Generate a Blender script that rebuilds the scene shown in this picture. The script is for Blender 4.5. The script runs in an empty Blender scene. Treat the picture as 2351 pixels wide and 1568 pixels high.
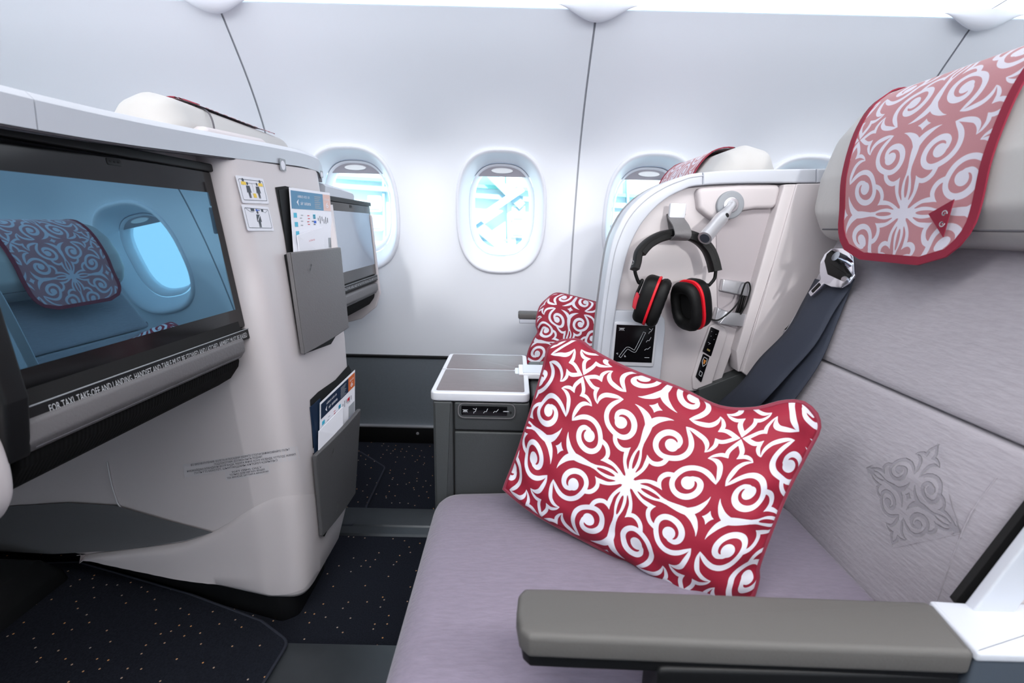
import bpy, bmesh, math, random
import numpy as np
from mathutils import Vector, Matrix
random.seed(7)
C = bpy.context.scene
COL = C.collection
H = 0.88                                   # camera height above the cabin floor
# ------------------------------------------------------------------ camera
FPX, TILT, ROLL = 1045.0, math.radians(14.2), math.radians(1.3)
EYE = Vector((0, 0, H))
FWD = Vector((0, math.cos(TILT), -math.sin(TILT)))
U0 = Vector((0, math.sin(TILT), math.cos(TILT)))
X0 = Vector((1, 0, 0))
RGT = X0*math.cos(ROLL) + U0*math.sin(ROLL)
UP = -X0*math.sin(ROLL) + U0*math.cos(ROLL)
cd = bpy.data.cameras.new('camera'); cam = bpy.data.objects.new('camera', cd); COL.objects.link(cam)
cd.sensor_width = 36; cd.lens = FPX/2351*36; cd.clip_start = 0.02
m = Matrix((RGT, UP, -FWD)).transposed().to_4x4(); m.translation = EYE
cam.matrix_world = m
cd.dof.use_dof = True; cd.dof.focus_distance = 0.95; cd.dof.aperture_fstop = 5.6
C.camera = cam
# ------------------------------------------------------------------ world, lights, exposure
w = bpy.data.worlds.new('sky'); C.world = w; w.use_nodes = True
w.node_tree.nodes['Background'].inputs[0].default_value = (0.66, 0.87, 1.0, 1)
w.node_tree.nodes['Background'].inputs[1].default_value = 2.0
C.view_settings.view_transform = 'Standard'; C.view_settings.look = 'None'
C.view_settings.exposure = 0.58; C.view_settings.gamma = 1.0; C.view_settings.use_curve_mapping = False
def area(name, loc, rot, sx, sy, power, col):
    l = bpy.data.lights.new(name, 'AREA'); l.shape = 'RECTANGLE'; l.size = sx; l.size_y = sy
    l.energy = power; l.color = col
    o = bpy.data.objects.new(name, l); o.location = loc; o.rotation_euler = rot; COL.objects.link(o); return o
sl = bpy.data.lights.new('sun', 'SUN'); sl.energy = 9.0; sl.angle = .02; sl.color = (1.0, .97, .92)
so_ = bpy.data.objects.new('sun', sl); so_.rotation_euler = (math.radians(48), 0, math.radians(12)); COL.objects.link(so_)
area('aisle_ceiling_light', (0.2, -0.35, 2.06), (math.radians(-8), 0, 0), 6.0, 0.5, 72, (1.0, 0.985, 0.98))
area('opposite_side_light', (0.0, -1.75, 1.45), (math.radians(78), 0, 0), 6.0, 0.4, 12, (0.97, 0.98, 1.0))
area('sidewall_wash_light', (0.3, 0.98, 1.435), (math.radians(46), 0, 0), 6.0, 0.12, 5.5, (0.96, 0.98, 1.0))

# daylight that crosses the cabin from the round windows on the far side and lands around these windows
for k in range(-2, 4):
    l = bpy.data.lights.new('far_window_daylight', 'SPOT'); l.energy = 78; l.spot_size = math.radians(12.5); l.spot_blend = .45; l.shadow_soft_size = .07; l.color = (1.0, .985, .97)
    o = bpy.data.objects.new('far_window_daylight', l); o.location = (-.05+.5334*k, -1.98, 1.36); COL.objects.link(o)
    o.rotation_euler = (Vector((-.05+.5334*k, 1.75, .865))-Vector(o.location)).to_track_quat('-Z', 'Y').to_euler()
# ------------------------------------------------------------------ projection of photograph points onto real planes
def ray(px, py): return FWD + RGT*((px-1175.5)/FPX) + UP*((784-py)/FPX)
def bpl(px, py, p0, n):
    d = ray(px, py); p0 = Vector(p0); n = Vector(n)
    return EYE + d*((p0-EYE).dot(n)/d.dot(n))
def bx(px, py, x): return bpl(px, py, (x, 0, 0), (1, 0, 0))
def by(px, py, y): return bpl(px, py, (0, y, 0), (0, 1, 0))
def bz(px, py, z): return bpl(px, py, (0, 0, z), (0, 0, 1))

# ------------------------------------------------------------------ materials
def lin(c): return tuple(((x/255)/12.92 if x/255 <= .04045 else ((x/255+.055)/1.055)**2.4) for x in c)+(1,)
def mat(name, rgb, rough=0.5, metal=0.0, bump=None, var=0.0, coat=0.0, spec=0.5, coord='Object', sheen=0.0):
    mt = bpy.data.materials.new(name); mt.use_nodes = True; nt = mt.node_tree; N = nt.nodes; L = nt.links
    b = N['Principled BSDF']; b.inputs['Base Color'].default_value = lin(rgb)
    b.inputs['Roughness'].default_value = rough; b.inputs['Metallic'].default_value = metal
    b.inputs['Coat Weight'].default_value = coat; b.inputs['Specular IOR Level'].default_value = spec
    b.inputs['Sheen Weight'].default_value = sheen
    if bump or var:
        tc = N.new('ShaderNodeTexCoord'); mp = N.new('ShaderNodeMapping'); L.new(tc.outputs[coord], mp.inputs[0])
        sc, st, stretch = bump if bump else (30, 0, (1, 1, 1))
        mp.inputs['Scale'].default_value = stretch
        nz = N.new('ShaderNodeTexNoise'); nz.inputs['Scale'].default_value = sc; nz.inputs['Detail'].default_value = 3
        L.new(mp.outputs[0], nz.inputs['Vector'])
        if st:
            bp = N.new('ShaderNodeBump'); bp.inputs['Strength'].default_value = st; bp.inputs['Distance'].default_value = 0.002
            L.new(nz.outputs['Fac'], bp.inputs['Height']); L.new(bp.outputs[0], b.inputs['Normal'])
        if var:
            mx = N.new('ShaderNodeMix'); mx.data_type = 'RGBA'; c = lin(rgb)
            mx.inputs['A'].default_value = tuple(v*(1-var) for v in c[:3])+(1,)
            mx.inputs['B'].default_value = tuple(min(1, v*(1+var)) for v in c[:3])+(1,)
            cr = N.new('ShaderNodeMapRange'); cr.inputs[1].default_value = .3; cr.inputs[2].default_value = .7
            L.new(nz.outputs['Fac'], cr.inputs[0]); L.new(cr.outputs[0], mx.inputs['Factor']); L.new(mx.outputs['Result'], b.inputs['Base Color'])
    return mt
def emis(name, rgb, s):
    mt = bpy.data.materials.new(name); mt.use_nodes = True; N = mt.node_tree.nodes
    b = N['Principled BSDF']; b.inputs['Base Color'].default_value = lin(rgb)
    b.inputs['Emission Color'].default_value = lin(rgb); b.inputs['Emission Strength'].default_value = s; return mt

# ---- the curling ram-horn ornament: strokes digitised for one eighth of a cell, mirrored into a tile
def to_cell(p):
    dx, dy = p[0]-240, p[1]-400
    a, b, c, d = 1600, 450, 750, -1620
    det = a*d-b*c
    return ((dx*d-b*dy)/det, (a*dy-c*dx)/det)
S = []          # (points with width)
S.append([(250, 405, 60), (300, 410, 62), (350, 425, 48)])
S.append([(290, 415, 44), (370, 392, 36), (450, 388, 36), (530, 412, 46), (570, 440, 26), (594, 468, 2)])
S.append([(594, 468, 2), (566, 425, 34), (562, 370, 44), (590, 325, 46), (640, 300, 46), (700, 303, 44)])
S.append([(1087, 432, 3), (1062, 375, 36), (1015, 300, 50), (955, 245, 52), (880, 219, 52), (800, 232, 52), (735, 282, 52), (695, 345, 52),
          (688, 405, 54), (712, 465, 56), (765, 510, 58), (835, 527, 60), (900, 510, 60), (942, 465, 60), (952, 405, 58), (928, 355, 50), (880, 332, 40)])
S.append([(880, 335, 46), (850, 350, 66), (838, 376, 122), (836, 384, 122)])
S.append([(880, 338, 30), (893, 355, 14), (886, 372, 2)])
S.append([(1087, 432, 3), (1104, 370, 34), (1110, 300, 48), (1106, 230, 48), (1080, 175, 44), (1040, 140, 26), (995, 122, 2)])
S.append([(995, 122, 2), (1040, 104, 24), (1100, 102, 38), (1140, 122, 36), (1170, 160, 4)])
S.append([(1170, 160, 4), (1158, 115, 36), (1172, 75, 42), (1210, 38, 42), (1262, 0, 40), (1275, -10, 36)])
S.append([(330, 430, 52), (380, 443, 40), (450, 462, 40), (520, 502, 42), (590, 560, 46), (640, 590, 50)])
S.append([(600, 590, 70), (690, 625, 78), (780, 662, 90), (850, 690, 84)])
S.append([(800, 672, 60), (870, 684, 76), (940, 668, 66), (1000, 625, 40), (1035, 585, 16), (1053, 552, 2)])
def crs(P, n=16):
    P = [P[0]]+list(P)+[P[-1]]; out = []
    for i in range(1, len(P)-2):
        p0, p1, p2, p3 = [np.array(q, float) for q in P[i-1:i+3]]
        for k in range(n):
            t = k/n
            out.append(.5*((2*p1)+(-p0+p2)*t+(2*p0-5*p1+4*p2-p3)*t*t+(-p0+3*p1-3*p2+p3)*t**3))
    out.append(np.array(P[-2], float)); return np.array(out)
def make_pattern(n):
    """white coverage on a quarter cell [0,.5]^2, mirrored to a full tile"""
    h = n//2; g = (np.arange(h)+.5)/n
    X, Y = np.meshgrid(g, g)
    A = np.maximum(X, Y); B = np.minimum(X, Y)
    best = np.full(A.shape, 9.0)
    for s in S:
        c = crs(s, 14)
        for x, y, wd in c:
            u, v = to_cell((x, y)); r = max(wd, 0)/2/1680
            x0 = r+.02
            best = np.minimum(best, np.hypot(A-u, B-v)-r)
    # petal on the arm axis stays red; four pointed star at the edge middle is white
    best = np.maximum(best, -(np.hypot((A-.150)/5.0, B)-.0125) if True else best)
    dx = np.abs(A-.5)/.034; dy = np.abs(B)/.044
    star = (np.sqrt(dx)+np.sqrt(dy)-1.0)*.02
    dx2 = np.abs(A-.5); st2 = ((dx2/.036)**.72+(B/.046)**.72-1)*.02
    best = np.minimum(best, st2)
    cov = np.clip(.5-best*n*1.0, 0, 1)
    full = np.zeros((n, n))
    full[h:, h:] = cov; full[h:, :h] = cov[:, ::-1]; full[:h, h:] = cov[::-1, :]; full[:h, :h] = cov[::-1, ::-1]
    return full        # star in the middle of the tile
def to_image(name, arr):
    n = arr.shape[0]; im = bpy.data.images.new(name, arr.shape[1], n)
    px = np.ones((n, arr.shape[1], 4), np.float32); px[..., :3] = arr[..., None]
    im.colorspace_settings.name = 'Non-Color'
    im.pixels.foreach_set(px.ravel()); im.update(); im.pack(); return im
PAT = make_pattern(512)
IMG = to_image('ornament_tile', PAT)
def cloth(name, ground, figure, rough=.75, bump=None, sheen=.2):
    mt = mat(name, ground, rough, sheen=sheen); nt = mt.node_tree; N = nt.nodes; L = nt.links; b = N['Principled BSDF']
    uv = N.new('ShaderNodeUVMap'); t = N.new('ShaderNodeTexImage'); t.image = IMG; t.extension = 'REPEAT'; t.interpolation = 'Cubic'
    L.new(uv.outputs[0], t.inputs[0]); mx = N.new('ShaderNodeMix'); mx.data_type = 'RGBA'
    mx.inputs['A'].default_value = lin(ground); mx.inputs['B'].default_value = lin(figure)
    rs = N.new('ShaderNodeMapRange'); rs.inputs[1].default_value = .25; rs.inputs[2].default_value = .75
    L.new(t.outputs['Color'], rs.inputs[0]); L.new(rs.outputs[0], mx.inputs['Factor']); L.new(mx.outputs['Result'], b.inputs['Base Color'])
    tc = N.new('ShaderNodeTexCoord'); nz = N.new('ShaderNodeTexNoise'); nz.inputs['Scale'].default_value = 420; L.new(tc.outputs['Object'], nz.inputs['Vector'])
    nz2 = N.new('ShaderNodeTexNoise'); nz2.inputs['Scale'].default_value = 14; nz2.inputs['Detail'].default_value = 1; L.new(tc.outputs['Object'], nz2.inputs['Vector'])
    ad = N.new('ShaderNodeMath'); ad.operation = 'MULTIPLY_ADD'; ad.inputs[1].default_value = .06
    L.new(nz.outputs['Fac'], ad.inputs[0]); L.new(nz2.outputs['Fac'], ad.inputs[2])
    bp = N.new('ShaderNodeBump'); bp.inputs['Strength'].default_value = .35; bp.inputs['Distance'].default_value = .006
    L.new(ad.outputs[0], bp.inputs['Height']); L.new(bp.outputs[0], b.inputs['Normal']); return mt
M = {}
M['wall'] = mat('wall_panel_white', (231, 234, 241), .42, spec=.4)
M['reveal'] = mat('window_reveal_white', (226, 228, 236), .4)
M['line'] = mat('shadow_gap_grey', (176, 179, 187), .6)
M['ceil'] = mat('ceiling_white', (235, 238, 242), .5)
M['dado'] = mat('dado_grey', (104, 111, 118), .55, bump=(120, .05, (1, 1, 1)), var=.04)
M['black'] = mat('black_plastic', (5, 5, 6), .55, spec=.3)
M['blackgap'] = mat('black_gap', (5, 5, 6), .8)
M['cream'] = mat('shell_cream', (207, 200, 202), .42, bump=(300, .03, (1, 1, 1)))
M['cap'] = mat('shell_cap_white', (200, 204, 213), .4)
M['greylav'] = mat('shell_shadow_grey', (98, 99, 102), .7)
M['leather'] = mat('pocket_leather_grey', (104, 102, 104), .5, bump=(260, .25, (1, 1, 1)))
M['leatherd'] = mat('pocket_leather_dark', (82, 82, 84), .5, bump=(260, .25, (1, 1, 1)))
M['console'] = mat('console_grey', (56, 59, 60), .5, bump=(500, .12, (1, 1, 1)))
M['bezel'] = mat('monitor_bezel', (9, 9, 11), .12, spec=.45)
M['hous'] = mat('monitor_housing', (14, 15, 17), .5, spec=.35)
M['silver'] = mat('silver_frame', (222, 224, 230), .35, .25)
M['steel'] = mat('brushed_steel', (212, 212, 216), .3, .75, bump=(200, .08, (1, 12, 1)))
M['chrome'] = mat('chrome', (232, 236, 245), .07, 1.0)
M['wood'] = mat('grey_wood', (112, 103, 106), .45, bump=(60, .05, (1, 14, 1)), var=.10)
M['seat'] = mat('seat_back_fabric', (165, 160, 168), .9, bump=(210, .55, (1, .28, 1)), var=.05, sheen=.3)
M['cush'] = mat('cushion_fabric', (128, 119, 136), .9, bump=(230, .7, (.25, 1, 1)), var=.07, sheen=.3)
M['head'] = mat('headrest_leather', (188, 186, 185), .5, bump=(200, .08, (1, 1, 1)))
M['belt'] = mat('belt_webbing', (52, 57, 70), .7, bump=(400, .3, (1, 1, 6)), spec=.3)
M['pad'] = mat('armrest_pad_taupe', (90, 88, 86), .6, bump=(300, .1, (1, 1, 1)))
M['track'] = mat('seat_track_grey', (66, 70, 74), .32, .4, var=.05)
M['white'] = mat('paper_white', (228, 228, 236), .6)
M['clearsl'] = mat('pouch_blue_tint', (120, 165, 195), .15)
M['navy'] = mat('print_navy', (18, 38, 62), .4)
M['bluep'] = mat('print_blue', (78, 128, 162), .4)
M['teal'] = mat('print_teal', (60, 170, 200), .4)
M['orange'] = mat('print_orange', (196, 98, 48), .4)
M['salmon'] = mat('print_salmon', (212, 176, 168), .4)
M['redp'] = mat('print_red', (196, 40, 56), .4)
M['greyp'] = mat('print_grey', (150, 154, 160), .5)
M['yellow'] = mat('print_yellow', (236, 200, 70), .5)
M['ink'] = mat('print_ink', (52, 56, 66), .5)
M['inkblue'] = mat('print_arrow_blue', (20, 84, 190), .5)
M['lite'] = mat('print_light', (190, 192, 196), .5)
M['red'] = mat('red_ring', (226, 22, 40), .4)
M['earpad'] = mat('ear_pad', (7, 7, 8), .6, bump=(90, .5, (1, 1, 1)), spec=.35)
M['crim'] = mat('crimson_piping', (128, 22, 52), .6, sheen=.3)
M['crimcover'] = mat('crimson_hem', (132, 18, 48), .7)
M['gold'] = mat('gold_contact', (190, 170, 110), .35, .5)
M['sockor'] = mat('socket_orange', (200, 130, 60), .5)
M['glow'] = emis('light_diffuser', (240, 246, 255), 1.1)
M['pillow'] = cloth('pillow_cloth', (146, 16, 46), (222, 222, 232), .7, sheen=0)
M['cover'] = cloth('cover_cloth', (178, 122, 129), (208, 205, 218), .8)
M['seam'] = mat('seam_thread', (120, 118, 126), .9)
M['seamd'] = mat('seam_thread_dark', (88, 86, 92), .9)
# carpet with scattered flecks
def carpet():
    mt = mat('carpet_dark', (26, 29, 36), .95, spec=.1); nt = mt.node_tree; N = nt.nodes; L = nt.links; b = N['Principled BSDF']
    tc = N.new('ShaderNodeTexCoord'); v = N.new('ShaderNodeTexVoronoi'); v.inputs['Scale'].default_value = 36; L.new(tc.outputs['Object'], v.inputs['Vector'])
    v.voronoi_dimensions = '2D'
    lt = N.new('ShaderNodeMath'); lt.operation = 'LESS_THAN'; lt.inputs[1].default_value = .066; L.new(v.outputs['Distance'], lt.inputs[0])
    sp = N.new('ShaderNodeSeparateColor'); L.new(v.outputs['Color'], sp.inputs[0])
    g = N.new('ShaderNodeMath'); g.operation = 'LESS_THAN'; g.inputs[1].default_value = .46; L.new(sp.outputs[0], g.inputs[0])
    mu = N.new('ShaderNodeMath'); mu.operation = 'MULTIPLY'; L.new(lt.outputs[0], mu.inputs[0]); L.new(g.outputs[0], mu.inputs[1])
    fc = N.new('ShaderNodeMix'); fc.data_type = 'RGBA'; fc.inputs['A'].default_value = lin((205, 150, 95)); fc.inputs['B'].default_value = lin((170, 160, 150)); L.new(sp.outputs[1], fc.inputs['Factor'])
    nz = N.new('ShaderNodeTexNoise'); nz.inputs['Scale'].default_value = 300; L.new(tc.outputs['Object'], nz.inputs['Vector'])
    ba = N.new('ShaderNodeMix'); ba.data_type = 'RGBA'; ba.inputs['A'].default_value = lin((16, 18, 25)); ba.inputs['B'].default_value = lin((40, 43, 52)); L.new(nz.outputs['Fac'], ba.inputs['Factor'])
    mx = N.new('ShaderNodeMix'); mx.data_type = 'RGBA'; L.new(mu.outputs[0], mx.inputs['Factor']); L.new(ba.outputs['Result'], mx.inputs['A']); L.new(fc.outputs['Result'], mx.inputs['B'])
    L.new(mx.outputs['Result'], b.inputs['Base Color'])
    bp = N.new('ShaderNodeBump'); bp.inputs['Strength'].default_value = .5; bp.inputs['Distance'].default_value = .002; L.new(nz.outputs['Fac'], bp.inputs['Height']); L.new(bp.outputs[0], b.inputs['Normal'])
    return mt
M['carpet'] = carpet()
def glass():
    mt = bpy.data.materials.new('window_glass'); mt.use_nodes = True; nt = mt.node_tree; N = nt.nodes; L = nt.links
    for n in list(N): N.remove(n)
    o = N.new('ShaderNodeOutputMaterial'); t = N.new('ShaderNodeBsdfTransparent'); t.inputs[0].default_value = (.93, .97, .98, 1)
    g = N.new('ShaderNodeBsdfGlossy'); g.inputs['Roughness'].default_value = .03; f = N.new('ShaderNodeFresnel'); f.inputs[0].default_value = 1.3
    m_ = N.new('ShaderNodeMixShader'); L.new(f.outputs[0], m_.inputs[0]); L.new(t.outputs[0], m_.inputs[1]); L.new(g.outputs[0], m_.inputs[2]); L.new(m_.outputs[0], o.inputs[0]); return mt
M['glass'] = glass(); M['line2'] = mat('dark_gap', (70, 66, 72), .7)
def screenmat(name, tint, base, k):
    mt = bpy.data.materials.new(name); mt.use_nodes = True; nt = mt.node_tree; N = nt.nodes; L = nt.links
    b = N['Principled BSDF']; b.inputs['Base Color'].default_value = lin(base); b.inputs['Roughness'].default_value = .3
    g = N.new('ShaderNodeBsdfGlossy'); g.inputs['Roughness'].default_value = .012; g.inputs['Color'].default_value = lin(tint)
    m_ = N.new('ShaderNodeMixShader'); m_.inputs[0].default_value = k
    L.new(b.outputs[0], m_.inputs[1]); L.new(g.outputs[0], m_.inputs[2]); L.new(m_.outputs[0], N['Material Output'].inputs[0]); return mt
M['screen'] = screenmat('screen_glass', (112, 152, 174), (44, 70, 88), .82)
M['screen2'] = screenmat('screen_glass_far', (200, 208, 218), (120, 132, 146), .55)

# ------------------------------------------------------------------ object helpers
def empty(name, loc, label=None, cat=None, group=None, kind=None):
    o = bpy.data.objects.new(name, None); o.empty_display_size = .05; o.location = loc; COL.objects.link(o)
    tag(o, label, cat, group, kind); return o
def tag(o, label=None, cat=None, group=None, kind=None):
    if label: o['label'] = label
    if cat: o['category'] = cat
    if group: o['group'] = group
    if kind: o['kind'] = kind
    return o
ORG = {}
def root_loc(p):
    l = Vector((0, 0, 0))
    while p is not None: l = l+p.location; p = p.parent
    return l
def mk(name, V, Fc, mt, parent=None, smooth=True, uvs=None, ang=38, base=None):
    """vertices given in world coordinates"""
    off = root_loc(parent) if parent else Vector(base) if base else Vector((0, 0, 0))
    me = bpy.data.meshes.new(name); me.from_pydata([tuple(Vector(v)-off) for v in V], [], Fc)
    me.validate(); me.update()
    if smooth:
        me.polygons.foreach_set('use_smooth', [True]*len(me.polygons)); me.set_sharp_from_angle(angle=math.radians(ang))
    if uvs is not None:
        ul = me.uv_layers.new(name='UVMap')
        for lp in me.loops: ul.data[lp.index].uv = uvs[lp.vertex_index]
    me.materials.append(mt)
    o = bpy.data.objects.new(name, me); COL.objects.link(o)
    if parent: o.parent = parent
    elif base: o.location = base
    return o
def fix(V, Fc):
    bm = bmesh.new(); vs = [bm.verts.new(tuple(v)) for v in V]
    for f in Fc:
        try: bm.faces.new([vs[i] for i in f])
        except ValueError: pass
    bmesh.ops.remove_doubles(bm, verts=bm.verts, dist=1e-6)
    bmesh.ops.recalc_face_normals(bm, faces=bm.faces)
    bm.verts.index_update()
    V = [v.co.copy() for v in bm.verts]; Fc = [[v.index for v in f.verts] for f in bm.faces]; bm.free(); return V, Fc
def rp(pts, r, seg=5):
    """round the corners of a 2d polygon"""
    n = len(pts); out = []
    rs = r if isinstance(r, (list, tuple)) else [r]*n
    for i in range(n):
        a, p, b = Vector(pts[i-1]).to_2d(), Vector(pts[i]).to_2d(), Vector(pts[(i+1) % n]).to_2d()
        u = (a-p); v = (b-p); rr = rs[i]
        if rr <= 0 or u.length < 1e-9 or v.length < 1e-9: out.append((p.x, p.y)); continue
        u_, v_ = u.normalized(), v.normalized(); ang = math.acos(max(-1, min(1, u_.dot(v_))))
        if ang > 3.05: out.append((p.x, p.y)); continue
        t = min(rr/math.tan(ang/2), u.length*.48, v.length*.48); q0 = p+u_*t; q1 = p+v_*t
        for k in range(seg+1):
            s = k/seg; q = q0*(1-s)**2+p*2*s*(1-s)+q1*s*s; out.append((q.x, q.y))
    return out
def area2(P): return .5*sum(P[i-1][0]*P[i][1]-P[i][0]*P[i-1][1] for i in range(len(P)))
def inset(P, d):
    n = len(P); out = []; sgn = 1 if area2(P) > 0 else -1
    for i in range(n):
        a, p, b = P[i-1], P[i], P[(i+1) % n]
        e1 = Vector((p[0]-a[0], p[1]-a[1])); e2 = Vector((b[0]-p[0], b[1]-p[1]))
        if e1.length < 1e-9: e1 = e2
        if e2.length < 1e-9: e2 = e1
        n1 = Vector((-e1.y, e1.x)).normalized()*sgn; n2 = Vector((-e2.y, e2.x)).normalized()*sgn
        nn = n1+n2
        if nn.length < 1e-6: nn = n1
        nn.normalize(); k = 1/max(.5, nn.dot(n1)); out.append((p[0]+nn.x*d*k, p[1]+nn.y*d*k))
    return out
def pad(name, fr, poly, a0, a1, r, mt, parent=None, seg=4, r1=None, base=None, ang=38, shrink=0):
    """polygon in the frame's (u,v), extruded along w from a0 to a1, ends rounded by r / r1"""
    o, u, v, w_ = [Vector(q) for q in fr]; n = len(poly); V = []; rings = []
    r1 = r if r1 is None else r1
    sg = 1 if a1 > a0 else -1
    prof = []
    if r > 0: prof += [(r*(1-math.sin(t)), a0+sg*r*(1-math.cos(t))) for t in [math.pi/2*k/seg for k in range(seg+1)]]
    else: prof.append((0, a0))
    if r1 > 0: prof += [(r1*(1-math.cos(t)), a1-sg*r1*(1-math.sin(t))) for t in [math.pi/2*k/seg for k in range(seg+1)]]
    else: prof.append((0, a1))
    for ins, a in prof:
        if shrink and ins > 1e-7:
            cx_ = sum(p[0] for p in poly)/n; cy_ = sum(p[1] for p in poly)/n; k_ = 1-ins/shrink; P = [(cx_+(p[0]-cx_)*k_, cy_+(p[1]-cy_)*k_) for p in poly]
        else: P = inset(poly, ins) if ins > 1e-7 else poly
        rings.append(len(V)); V += [o+u*p[0]+v*p[1]+w_*a for p in P]
    Fc = []
    for k in range(len(rings)-1):
        A, B = rings[k], rings[k+1]
        Fc += [[A+i, A+(i+1) % n, B+(i+1) % n, B+i] for i in range(n)]
    Fc.append(list(range(rings[0], rings[0]+n))[::-1]); Fc.append(list(range(rings[-1], rings[-1]+n)))
    V, Fc = fix(V, Fc); return mk(name, V, Fc, mt, parent, base=base, ang=ang)
XZ = lambda y=0: ((0, y, 0), (1, 0, 0), (0, 0, 1), (0, 1, 0))
XY = lambda z=0: ((0, 0, z), (1, 0, 0), (0, 1, 0), (0, 0, 1))
YZ = lambda x=0: ((x, 0, 0), (0, 1, 0), (0, 0, 1), (1, 0, 0))
def rect(x0, y0, x1, y1): return [(x0, y0), (x1, y0), (x1, y1), (x0, y1)]
def box(name, x0, y0, z0, x1, y1, z1, mt, parent=None, r=.004, base=None):
    rr = min(r, abs(x1-x0)*.3, abs(y1-y0)*.3, abs(z1-z0)*.3)
    return pad(name, XY(), rp(rect(x0, y0, x1, y1), rr, 3), z0, z1, rr*.9, mt, parent, seg=3, base=base)
def tube(name, pts, r, mt, parent=None, closed=False, seg=8, base=None, flat=None, sub=0):
    P = [Vector(p) for p in pts]
    if sub:
        Q = [P[-1]]+P+[P[0], P[1]] if closed else [P[0]]+P+[P[-1]]; out = []
        for i in range(1, len(Q)-2):
            for k in range(sub):
                t = k/sub; p0, p1, p2, p3 = Q[i-1:i+3]
                out.append(.5*((2*p1)+(-p0+p2)*t+(2*p0-5*p1+4*p2-p3)*t*t+(-p0+3*p1-3*p2+p3)*t**3))
        if not closed: out.append(P[-1])
        P = out
    n = len(P); V = []; Fc = []; up = None
    for i in range(n):
        a = P[i-1] if (i > 0 or closed) else P[i]; b = P[(i+1) % n] if (i < n-1 or closed) else P[i]
        t = (b-a).normalized()
        if up is None: up = t.orthogonal().normalized()
        up = (up-t*up.dot(t)).normalized(); s = t.cross(up)
        rr = r(i/(n-1)) if callable(r) else r
        for k in range(seg):
            an = 2*math.pi*k/seg; V.append(P[i]+(up*math.cos(an)+s*math.sin(an))*rr)
    for i in range(n if closed else n-1):
        A, B = i*seg, ((i+1) % n)*seg
        Fc += [[A+k, A+(k+1) % seg, B+(k+1) % seg, B+k] for k in range(seg)]
    if not closed: Fc.append(list(range(seg))[::-1]); Fc.append(list(range((n-1)*seg, n*seg)))
    return mk(name, V, Fc, mt, parent, base=base, ang=60)
def sweep(name, pts, sec, sidevec, mt, parent=None, base=None, ang=38, sub=0):
    """sweep a 2d section (list of (side, normal)) along pts; side axis given per point or constant"""
    P = [Vector(p) for p in pts]; sv = sidevec if isinstance(sidevec, list) else [Vector(sidevec)]*len(P)
    sv = [Vector(q) for q in sv]
    if sub:
        Q = [P[0]]+P+[P[-1]]; SV = [sv[0]]+sv+[sv[-1]]; o1 = []; o2 = []
        for i in range(1, len(Q)-2):
            for k in range(sub):
                t = k/sub
                f = lambda a: .5*((2*a[1])+(-a[0]+a[2])*t+(2*a[0]-5*a[1]+4*a[2]-a[3])*t*t+(-a[0]+3*a[1]-3*a[2]+a[3])*t**3)
                o1.append(f(Q[i-1:i+3])); o2.append(f(SV[i-1:i+3]))
        o1.append(P[-1]); o2.append(sv[-1]); P, sv = o1, o2
    n = len(P); V = []; Fc = []
    for i in range(n):
        t = (P[min(i+1, n-1)]-P[max(i-1, 0)]).normalized(); s = sv[i]; L_ = s.length; s = (s-t*s.dot(t)).normalized()*L_; nn = t.cross(s).normalized()
        sc = sec(i/(n-1)) if callable(sec) else sec
        k = len(sc); V += [P[i]+s*a+nn*b for a, b in sc]
    for i in range(n-1):
        A, B = i*k, (i+1)*k; Fc += [[A+j, A+(j+1) % k, B+(j+1) % k, B+j] for j in range(k)]
    Fc.append(list(range(k))[::-1]); Fc.append(list(range((n-1)*k, n*k)))
    V, Fc = fix(V, Fc); return mk(name, V, Fc, mt, parent, base=base, ang=ang)
def grid(name, fn, nu, nv, mt, parent=None, uvfn=None, thick=0, base=None, ang=60, closed_u=False):
    V = []; uv = []; Fc = []
    for j in range(nv+1):
        for i in range(nu+1):
            V.append(fn(i/nu, j/nv)); uv.append(uvfn(i/nu, j/nv) if uvfn else (i/nu, j/nv))
    W = nu+1
    for j in range(nv):
        for i in range(nu): Fc.append([j*W+i, j*W+i+1, (j+1)*W+i+1, (j+1)*W+i])
    o = mk(name, V, Fc, mt, parent, uvs=uv, base=base, ang=ang)
    if thick:
        s = o.modifiers.new('thickness', 'SOLIDIFY'); s.thickness = thick; s.offset = 0
    return o
def text(name, body, o, u, v, size, mt, parent, align='CENTER', width=None, lift=.0006, space=1.0):
    """flat lettering: baseline origin o, direction u, up v"""
    c = bpy.data.curves.new(name, 'FONT'); c.body = body; c.size = 1; c.align_x = align; c.resolution_u = 2; c.space_line = space
    t = bpy.data.objects.new(name, c); COL.objects.link(t); bpy.context.view_layer.update()
    me = bpy.data.meshes.new_from_object(t); bpy.data.objects.remove(t); bpy.data.curves.remove(c)
    u = Vector(u).normalized(); v = Vector(v).normalized(); n = u.cross(v).normalized(); off = root_loc(parent) if parent else Vector((0, 0, 0))
    xs = [q.co.x for q in me.vertices] or [0, 1]; k = size if not width else width/max(1e-6, max(xs)-min(xs)); kv = size
    for q in me.vertices:
        p = Vector(o)+u*q.co.x*k+v*q.co.y*kv+n*lift; q.co = p-off
    me.materials.clear(); me.materials.append(mt)
    ob = bpy.data.objects.new(name, me); COL.objects.link(ob); ob.parent = parent; return ob
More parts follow.
